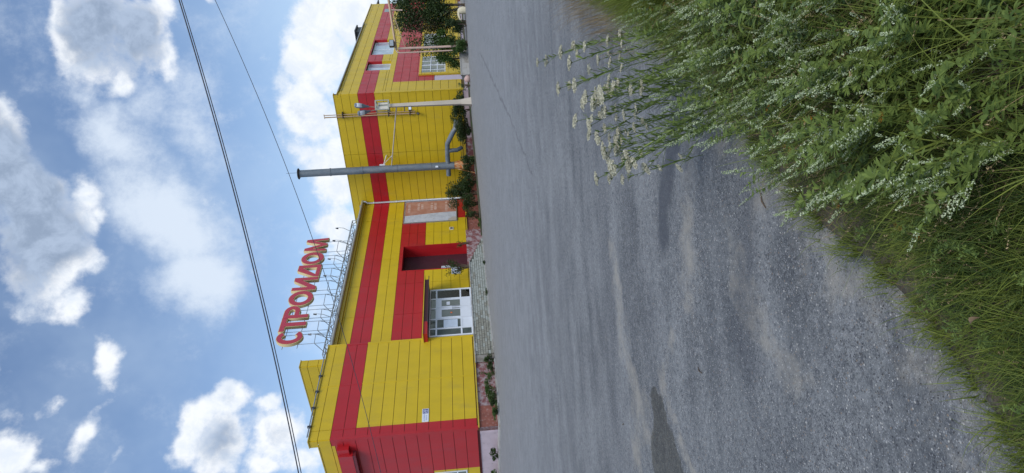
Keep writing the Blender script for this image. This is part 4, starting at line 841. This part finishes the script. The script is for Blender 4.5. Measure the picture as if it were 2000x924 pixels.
V, Q, _ = blades(n, X, Y, h, .0018+.002*rng.random(n), .4+.6*rng.random(n), rng.random(n)*6.28, rng); addb(V, Q, np.repeat(va, 10))
# far soft grass by the right edge of the picture
n = 12000; Y = 3.6+3.2*rng.random(n); X = edge(Y)-.15+rng.random(n)**.7*1.3; h = (.16+.34*rng.random(n))*sst(X-edge(Y), -.35, .5)
V, Q, _ = blades(n, X, Y, h+.04, .002+.002*rng.random(n), .2+.55*rng.random(n), 3.4+rng.normal(size=n)*.9, rng); addb(V, Q, np.repeat(np.clip(.45+.5*rng.random(n), 0, 1), 10))
# broad wide blades close by
n = 200; X, Y = scatter(n, rng, ymin=1.3, ymax=3.6, dmin=.4, dmax=1.5, dens=lambda x, y: x > .1*y); V, Q, _ = blades(n, X, Y, .25+.35*rng.random(n), (.004+.004*rng.random(n)), .6+.35*rng.random(n), 2.2+rng.normal(size=n)*1.2, rng, seg=8); addb(V, Q, np.repeat(np.clip(.3+.5*rng.random(n), 0, 1), 16))
tag(npmesh('grass', np.concatenate(VV), np.concatenate(QQ), GRASS, np.concatenate(VA)), kind='stuff')
# dry grass stalks with beige seed heads, and a dead thatch near the ground
VV, QQ, VA = [], [], []; off_ = 0
n = 2500; X, Y = scatter(n, rng, dmin=.1, dens=lambda x, y: np.clip(patch(x, y, 3.1, 1.4)*1.5-.45, .03, 1)); h = heights(X, Y)*(.7+.8*rng.random(n))+.03; az = rng.random(n)*6.28; ln = .35+.55*rng.random(n)
V, Q, P = blades(n, X, Y, h, .0014+.001*rng.random(n), ln, az, rng); addb(V, Q, np.repeat(.2+.6*rng.random(n), 10))
tips = P[:, -1]; dirv = P[:, -1]-P[:, -2]; dirv /= np.linalg.norm(dirv, axis=1)[:, None]
for j in range(10):
    C = tips-dirv*(.007*j)+rng.normal(size=(n, 3))*.0022; V, Q = leaf_quads(C, .0075, rng, 3.2, up=.5); addb(V, Q, np.repeat(.4+.6*rng.random(n), 4))
n = 12000; X, Y = scatter(n, rng, dmin=.0, dmax=1.6, dens=lambda x, y: np.clip(patch(x, y, 3.1, 1.4)*1.4-.3, .1, 1)); V, Q, _ = blades(n, X, Y, .05+heights(X, Y)*.6*rng.random(n), .0018+.0016*rng.random(n), .85+.15*rng.random(n), rng.random(n)*6.28, rng); addb(V, Q, np.repeat(.7*rng.random(n), 10))
n = 1500; Y = 5.0+2.4*rng.random(n); X = edge(Y)-.35+rng.random(n)*.9; V, Q, _ = blades(n, X, Y, .1+.35*rng.random(n), .0016+.001*rng.random(n), .3+.5*rng.random(n), 3.3+rng.normal(size=n)*.8, rng); addb(V, Q, np.repeat(.2+.5*rng.random(n), 10))
tag(npmesh('dry_grass', np.concatenate(VV), np.concatenate(QQ), DRY, np.concatenate(VA)), kind='stuff')

# ---- plants one can count: meshes made once per variant, then copied
def stem_curve(h, lean, az, n=12, bend=1.4):
    u = np.linspace(0, 1, n); hor = lean*h*u**bend; return np.stack([np.cos(az)*hor, np.sin(az)*hor, h*u*np.sqrt(1-.4*(lean*u)**2)], -1)
def tubes(P, r0, r1, n=4):
    k = len(P); T = np.gradient(P, axis=0); T /= np.linalg.norm(T, axis=1)[:, None]; A = np.cross(T, [0.3, .9, .1]); A /= np.linalg.norm(A, axis=1)[:, None]; B = np.cross(T, A)
    an = np.arange(n)*2*np.pi/n; rr_ = np.linspace(r0, r1, k)[:, None, None]
    V = P[:, None, :]+(A[:, None, :]*np.cos(an)[None, :, None]+B[:, None, :]*np.sin(an)[None, :, None])*rr_
    i, j = np.meshgrid(np.arange(k-1), np.arange(n), indexing='ij'); Q = np.stack([i*n+j, i*n+(j+1) % n, (i+1)*n+(j+1) % n, (i+1)*n+j], -1).reshape(-1, 4); return V.reshape(-1, 3), Q
class Acc:
    def __init__(s): s.V = []; s.Q = []; s.A = []; s.n = 0
    def add(s, V, Q, a):
        s.V.append(V); s.Q.append(Q+s.n); s.A.append(np.full(len(V), a) if np.isscalar(a) else a); s.n += len(V)
    def mesh(s, name, m): return npmesh(name, np.concatenate(s.V), np.concatenate(s.Q), m, np.clip(np.concatenate(s.A), 0, 1), link=False)
def lance(base, d, L, w_, rng, droop=.25, seg=4):
    """a pointed leaf folded along its rib"""
    d = d/np.linalg.norm(d); s = np.cross(d, [0, 0, 1.0]); s /= (np.linalg.norm(s)+1e-6); u = np.linspace(0, 1, seg+1); wv = w_*np.sin(np.pi*np.clip(u*.93+.05, 0, 1))**.8
    c = base+d*(L*u)[:, None]; c[:, 2] -= droop*L*u**2
    V = np.stack([c-s*wv[:, None]+[0, 0, .12*w_], c, c+s*wv[:, None]+[0, 0, .12*w_]], 1).reshape(-1, 3); Q = []
    for i in range(seg):
        b = i*3; Q += [[b, b+1, b+4, b+3], [b+1, b+2, b+5, b+4]]
    return V, np.array(Q)
def plant(name, parts, X, Y, rz, sc, label, cat, group, z=None, tilt=(0, 0)):
    o = empty(name, (X, Y, float(vz(X, Y)) if z is None else z), rz, label=label, cat=cat, group=group); o.scale = (sc,)*3; o.rotation_euler = (tilt[0], tilt[1], rz)
    for nm, me in parts:
        c = bpy.data.objects.new(nm, me); COL.objects.link(c); c.parent = o
    return o
def clover(seed):
    rng = np.random.default_rng(seed); st, lf = Acc(), Acc(); spikes = []
    P = stem_curve(.5, .35, 0, 14); st.add(*tubes(P, .0028, .0012), .45)
    for i in range(3, 13):
        for q in range(3):
            a = rng.random()*6.28; d = np.array([math.cos(a), math.sin(a), .45]); L = .026+.022*rng.random()
            for dd in (-.45, 0, .45):
                d2 = np.array([math.cos(a+dd), math.sin(a+dd), .35+.3*rng.random()]); lf.add(*lance(P[i]+d*.006*rng.random(), d2, L, .0055, rng), .3+.6*rng.random())
    for b in range(6):
        i0 = rng.integers(4, 11) if b else 12; base = P[min(i0, 13)]; az = rng.normal()*.9; L = .13+.08*rng.random() if b else .12
        u = np.linspace(0, 1, 9)[:, None]; d = np.array([math.cos(az)*.55, math.sin(az)*.55, .85]); d /= np.linalg.norm(d)
        S_ = base+d*(L*u)+np.array([0, 0, -.02])*u**2; st.add(*tubes(S_, .0014, .0006), .55)
        for i in range(2, 5):
            a = rng.random()*6.28; lf.add(*lance(S_[i], np.array([math.cos(a), math.sin(a), .5]), .03, .005, rng), .4+.5*rng.random())
        fl = Acc(); m = 60; t = .42+.58*rng.random(m)**.9; C = base+d*(L*t)[:, None]*1.04; an = rng.random(m)*6.28; rad = (.0085*(1.15-t))[:, None]+.002
        C = C+np.stack([np.cos(an), np.sin(an), .25*np.ones(m)], -1)*rad; V, Q = leaf_quads(C, .0068, rng, 1.9, up=-.1); fl.add(V, Q, np.repeat(rng.random(m), 4)); spikes.append(fl.mesh('flower_spike', PETAL))
    return [('stem', st.mesh('stem', STEM)), ('leaves', lf.mesh('leaves', STEM))]+[('flower_spike', s) for s in spikes]
CV = [clover(100+i) for i in range(7)]
rng = np.random.default_rng(77); cnt = 0; placed = []
def dens_c(x, y): return (x > .02*y+.08)*np.exp(-((x-edge(y)-.75)/.55)**2)*sst(y, .8, 1.6)*(1-sst(y, 3.3, 3.9))
X, Y = scatter(170, rng, ymin=1.25, ymax=3.9, dmin=.12, dmax=1.6, dens=dens_c)
for i in range(170):
    plant('white_flowered_plant', CV[i % 7], float(X[i]), float(Y[i]), math.pi+rng.normal()*.7, .5+.4*rng.random(), 'slender leafy plant with small white flower spikes in the roadside grass', 'wildflower', 'white flowered plants in the verge', tilt=(rng.normal()*.12, rng.normal()*.12))
# leafy plants without flowers, deep in the verge
def leafy(seed):
    rng = np.random.default_rng(seed); st, lf = Acc(), Acc(); P = stem_curve(.45, .3, 0, 12); st.add(*tubes(P, .003, .0012), .3)
    for i in range(2, 12):
        for q in range(4):
            a = rng.random()*6.28; lf.add(*lance(P[i], np.array([math.cos(a), math.sin(a), .3+.3*rng.random()]), .045+.03*rng.random(), .0085, rng, .4), .1+.6*rng.random())
    for b in range(4):
        a = rng.random()*6.28; base = P[rng.integers(4, 10)]; u = np.linspace(0, 1, 5)[:, None]; S_ = base+np.array([math.cos(a)*.6, math.sin(a)*.6, .8])*.14*u; st.add(*tubes(S_, .0015, .0008), .4)
        for i in range(1, 5):
            for q in range(3): a2 = rng.random()*6.28; lf.add(*lance(S_[i], np.array([math.cos(a2), math.sin(a2), .35]), .04, .0075, rng, .4), .2+.7*rng.random())
    return [('stem', st.mesh('stem', STEM)), ('leaves', lf.mesh('leaves', STEM))]
LV = [leafy(200+i) for i in range(5)]
X, Y = scatter(210, rng, ymin=.95, ymax=3.6, dmin=.35, dmax=1.9, dens=lambda x, y: (x > .13*y+.05)*(.2+.8*sst(x-edge(y), .5, 1.2)))
for i in range(210): plant('leafy_weed', LV[i % 5], float(X[i]), float(Y[i]), rng.random()*6.28, (.36+.25*rng.random()) if Y[i] < 1.9 else (.5+.4*rng.random()), 'leafy green weed without flowers deep in the roadside verge', 'plant', 'leafy weeds in the verge', tilt=(rng.normal()*.15, rng.normal()*.15))
X, Y = scatter(80, rng, ymin=1.2, ymax=3.2, dmin=.08, dmax=1.1, dens=lambda x, y: x < .14*y)
for i in range(80): plant('low_weed', LV[i % 5], float(X[i]), float(Y[i]), rng.random()*6.28, .16+.16*rng.random(), 'small low leafy weed in the short grass by the asphalt', 'plant', 'low weeds in the short grass', tilt=(rng.normal()*.3, rng.normal()*.3))
# yarrow: tall stalks with flat cream heads
def yarrow(seed):
    rng = np.random.default_rng(seed); st, lf = Acc(), Acc(); P = stem_curve(.8, .22+.1*rng.random(), 0, 22, 1.2); st.add(*tubes(P, .0028, .0018), .45)
    for i in range(2, 20):
        for q in range(2):
            a = rng.random()*6.28; L = .085-.0028*i+.01*rng.random(); lf.add(*lance(P[i]+[0, 0, .01*rng.random()], np.array([math.cos(a), math.sin(a), .75]), L, .0046, rng, -.45, 5), .3+.6*rng.random())
            for u in (.35, .6, .8):
                for sg in (-1, 1): b = P[i]+np.array([math.cos(a), math.sin(a), .7])*L*u*.8; a3 = a+sg*1.0; lf.add(*lance(b, np.array([math.cos(a3), math.sin(a3), .7]), .014, .0016, rng, 0, 1), .5)
    heads = []
    for b in range(1+rng.integers(1, 4)):
        fl = Acc(); top = P[-1] if b == 0 else P[-3]+np.array([rng.normal()*.03, rng.normal()*.03, -.01*b]); 
        if b: st.add(*tubes(np.linspace(P[-6], top, 4), .0014, .001), .45)
        Rr_ = .042 if b == 0 else .026; m = 40 if b == 0 else 20
        for q in range(m):
            a = q*2.4; r_ = Rr_*math.sqrt((q+.5)/m); c = top+np.array([math.cos(a)*r_, math.sin(a)*r_, .018-4*r_*r_+rng.normal()*.001]); 
            if q % 3 == 0: st.add(*tubes(np.linspace(top-[0, 0, .006], c, 3), .0008, .0006, 3), .5)
            V, Q = leaf_quads(c+rng.normal(size=(9, 3))*[.0040, .0040, .0014], .0085, rng, 1.2, up=.0); fl.add(V, Q, np.repeat(rng.random(9), 4))
        heads.append(fl.mesh('flower_head', YARROW))
    return [('stem', st.mesh('stem', STEM)), ('leaves', lf.mesh('leaves', STEM))]+[('flower_head', s) for s in heads]
YV = [yarrow(300+i) for i in range(6)]
for i in range(36):
    bx, by = .84+rng.normal()*.16, 3.5+rng.normal()*.18; az = math.pi+rng.normal()*.5
    plant('yarrow_plant', YV[i % 6], bx, by, az, .66+.34*rng.random(), 'tall stalk with a flat cream flower head in the clump leaning over the asphalt', 'wildflower', 'cream headed stalks in the leaning clump', z=float(vz(bx, by)), tilt=(rng.normal()*.06, rng.normal()*.08))
for i, (bx, by, az, sc, tl, lb) in enumerate(((.75, 3.3, math.pi, .78, .45, 'cream headed stalk fallen furthest over the asphalt below the clump'), (.72, 3.42, math.pi+.25, .8, .35, 'cream headed stalk leaning low, just above the furthest fallen one'), (.70, 3.15, math.pi-.1, .62, .6, 'short cream headed stalk lying almost flat on the asphalt'), (1.15, 4.1, math.pi, 1.0, 0, 'single cream headed stalk standing to the right of the leaning clump'), (1.75, 5.6, math.pi, .9, 0, 'cream headed stalk farthest back, in the dry grass'))):
    o = plant('yarrow_plant', YV[i % 6], bx, by, az, sc, lb, 'wildflower', None, tilt=(0, tl))
# hawkweed: thin stems with small orange flowers
def hawk(seed):
    rng = np.random.default_rng(seed); st, fl = Acc(), Acc(); P = stem_curve(.3, .2, 0, 8); st.add(*tubes(P, .0012, .0009), .5)
    for b in range(2):
        c = P[-1]+np.array([.012*b, .01*b, -.008*b])
        for q in range(16): a = q*.3927*2.0+b; fl.add(*lance(c, np.array([math.cos(a), math.sin(a), .35+.3*(q % 2)]), .010, .0018, rng, 0, 1), rng.random())
    return [('stem', st.mesh('stem', STEM)), ('flower', fl.mesh('flower', ORANGE))]
HV = [hawk(400+i) for i in range(3)]
HP = [(1.20, 3.35), (1.25, 3.5), (1.22, 3.22), (1.3, 3.4), (1.14, 3.3), (1.35, 3.65), (1.5, 4.3), (.30, 1.95), (.34, 1.9), (.16, 1.8), (.08, 1.68), (.18, 1.55), (.02, 1.55), (-.1, 1.45), (.35, 2.2)]
for i, (x, y) in enumerate(HP): plant('orange_flowered_plant', HV[i % 3], x, y, rng.random()*6.28, .8+.5*rng.random(), 'thin stem with small orange flowers in the roadside grass', 'wildflower', 'orange flowers in the verge')
# one broad round leaf, dry fallen leaves
m_ = MB(); n_ = 14; m_.add([(0, 0, .01)]+[(.045*math.cos(a*2*math.pi/n_)*(1.1 if a % 2 else 1), .04*math.sin(a*2*math.pi/n_), .012+.006*math.sin(a)) for a in range(n_)], [(0, a+1, (a+1) % n_+1) for a in range(n_)], 0, True)
o = m_.build('broad_leaf', mat('bright_leaf', (.07, .17, .02), rough=.45, trans=.3)); o.location = (.42, .98, .42); o.rotation_euler = (.4, .2, 0); tag(o, 'single broad rounded green leaf low in the dark of the verge', 'leaf')
m2 = MB(); m2.tube([(.42, .98, .1), (.42, .98, .42)], .002, 5)
DL = mat('dead_leaf', (.13, .09, .05), rough=.8, var=.3, vscale=30)
for i, (x, y, rz, lb) in enumerate(((-.30, 1.78, .4, 'curled dead leaf at the edge of the near grass'), (-.28, 1.50, 1.3, 'larger curled dead leaf deep in the near grass'))):
    m_ = MB(); w_ = .006+.003*i; L = .026+.008*i; vs = []
    for a in range(6):
        u = a/5; ww = w_*math.sin(math.pi*(u*.9+.05)); vs += [(-ww, L*u, .012*math.sin(u*3)+.5*ww), (0, L*u, .01*math.sin(u*3)), (ww, L*u, .012*math.sin(u*4)+.6*ww)]
    m_.add(vs, [f for a in range(5) for f in ((a*3, a*3+1, a*3+4, a*3+3), (a*3+1, a*3+2, a*3+5, a*3+4))], 0, True); o = m_.build('dead_leaf', DL); o.location = (x, y, float(vz(x, y))+.10+.03*i); o.rotation_euler = (.5, .2, rz); tag(o, lb, 'leaf')
# loose gravel on the asphalt, thicker by the verge
rng = np.random.default_rng(9); n = 8000; Y = 1.3+6.0*rng.random(n)**1.7; X = edge(Y)-np.abs(rng.normal(size=n))*.35*(.3+patch(Y*0, Y, 2.4))+.03
n2_ = 1500; X = np.concatenate([X, -3.0+4.0*rng.random(n2_)]); Y = np.concatenate([Y, 1.6+6*rng.random(n2_)]); n = len(X)
r = .0012+.0026*rng.random(n)**3; base = np.array([[1, 0, 0], [0, 1, 0], [-1, 0, 0], [0, -1, 0], [0, 0, 1], [0, 0, -1]], float)
Vb = base[None]*(r[:, None, None]*(.6+.7*rng.random((n, 6, 1)))); Vb += np.stack([X, Y, gz(X, Y)+r*.4], -1)[:, None, :]
Tq = np.array([[0, 1, 4], [1, 2, 4], [2, 3, 4], [3, 0, 4], [1, 0, 5], [2, 1, 5], [3, 2, 5], [0, 3, 5]]); Q = (np.arange(n)[:, None, None]*6+Tq[None]).reshape(-1, 3)
tag(npmesh('gravel', Vb.reshape(-1, 3), Q, leafmat('gravel_stones', (.05, .05, .055), (.30, .29, .27), trans=0, rough=.85, spec=.3), np.repeat(rng.random(n)**1.5, 6)), kind='stuff')
for i, (x, y, L, rz, lb) in enumerate(((-.95, 4.0, .07, 1.2, 'small dark twig lying on the asphalt'), (.10, 3.0, .09, .5, 'thin brown twig by the grass edge'), (-1.95, 6.2, .07, 2.0, 'black bit of bark on the dusty asphalt at the left'))):
    m_ = MB(); m_.tube([(-L/2, 0, 0), (0, .008, .004), (L/2, 0, 0)], [.003, .004, .002], 6); o = m_.build('twig', BARK); o.location = (x, y, float(gz(x, y))+.004); o.rotation_euler = (0, 0, rz); tag(o, lb, 'twig')
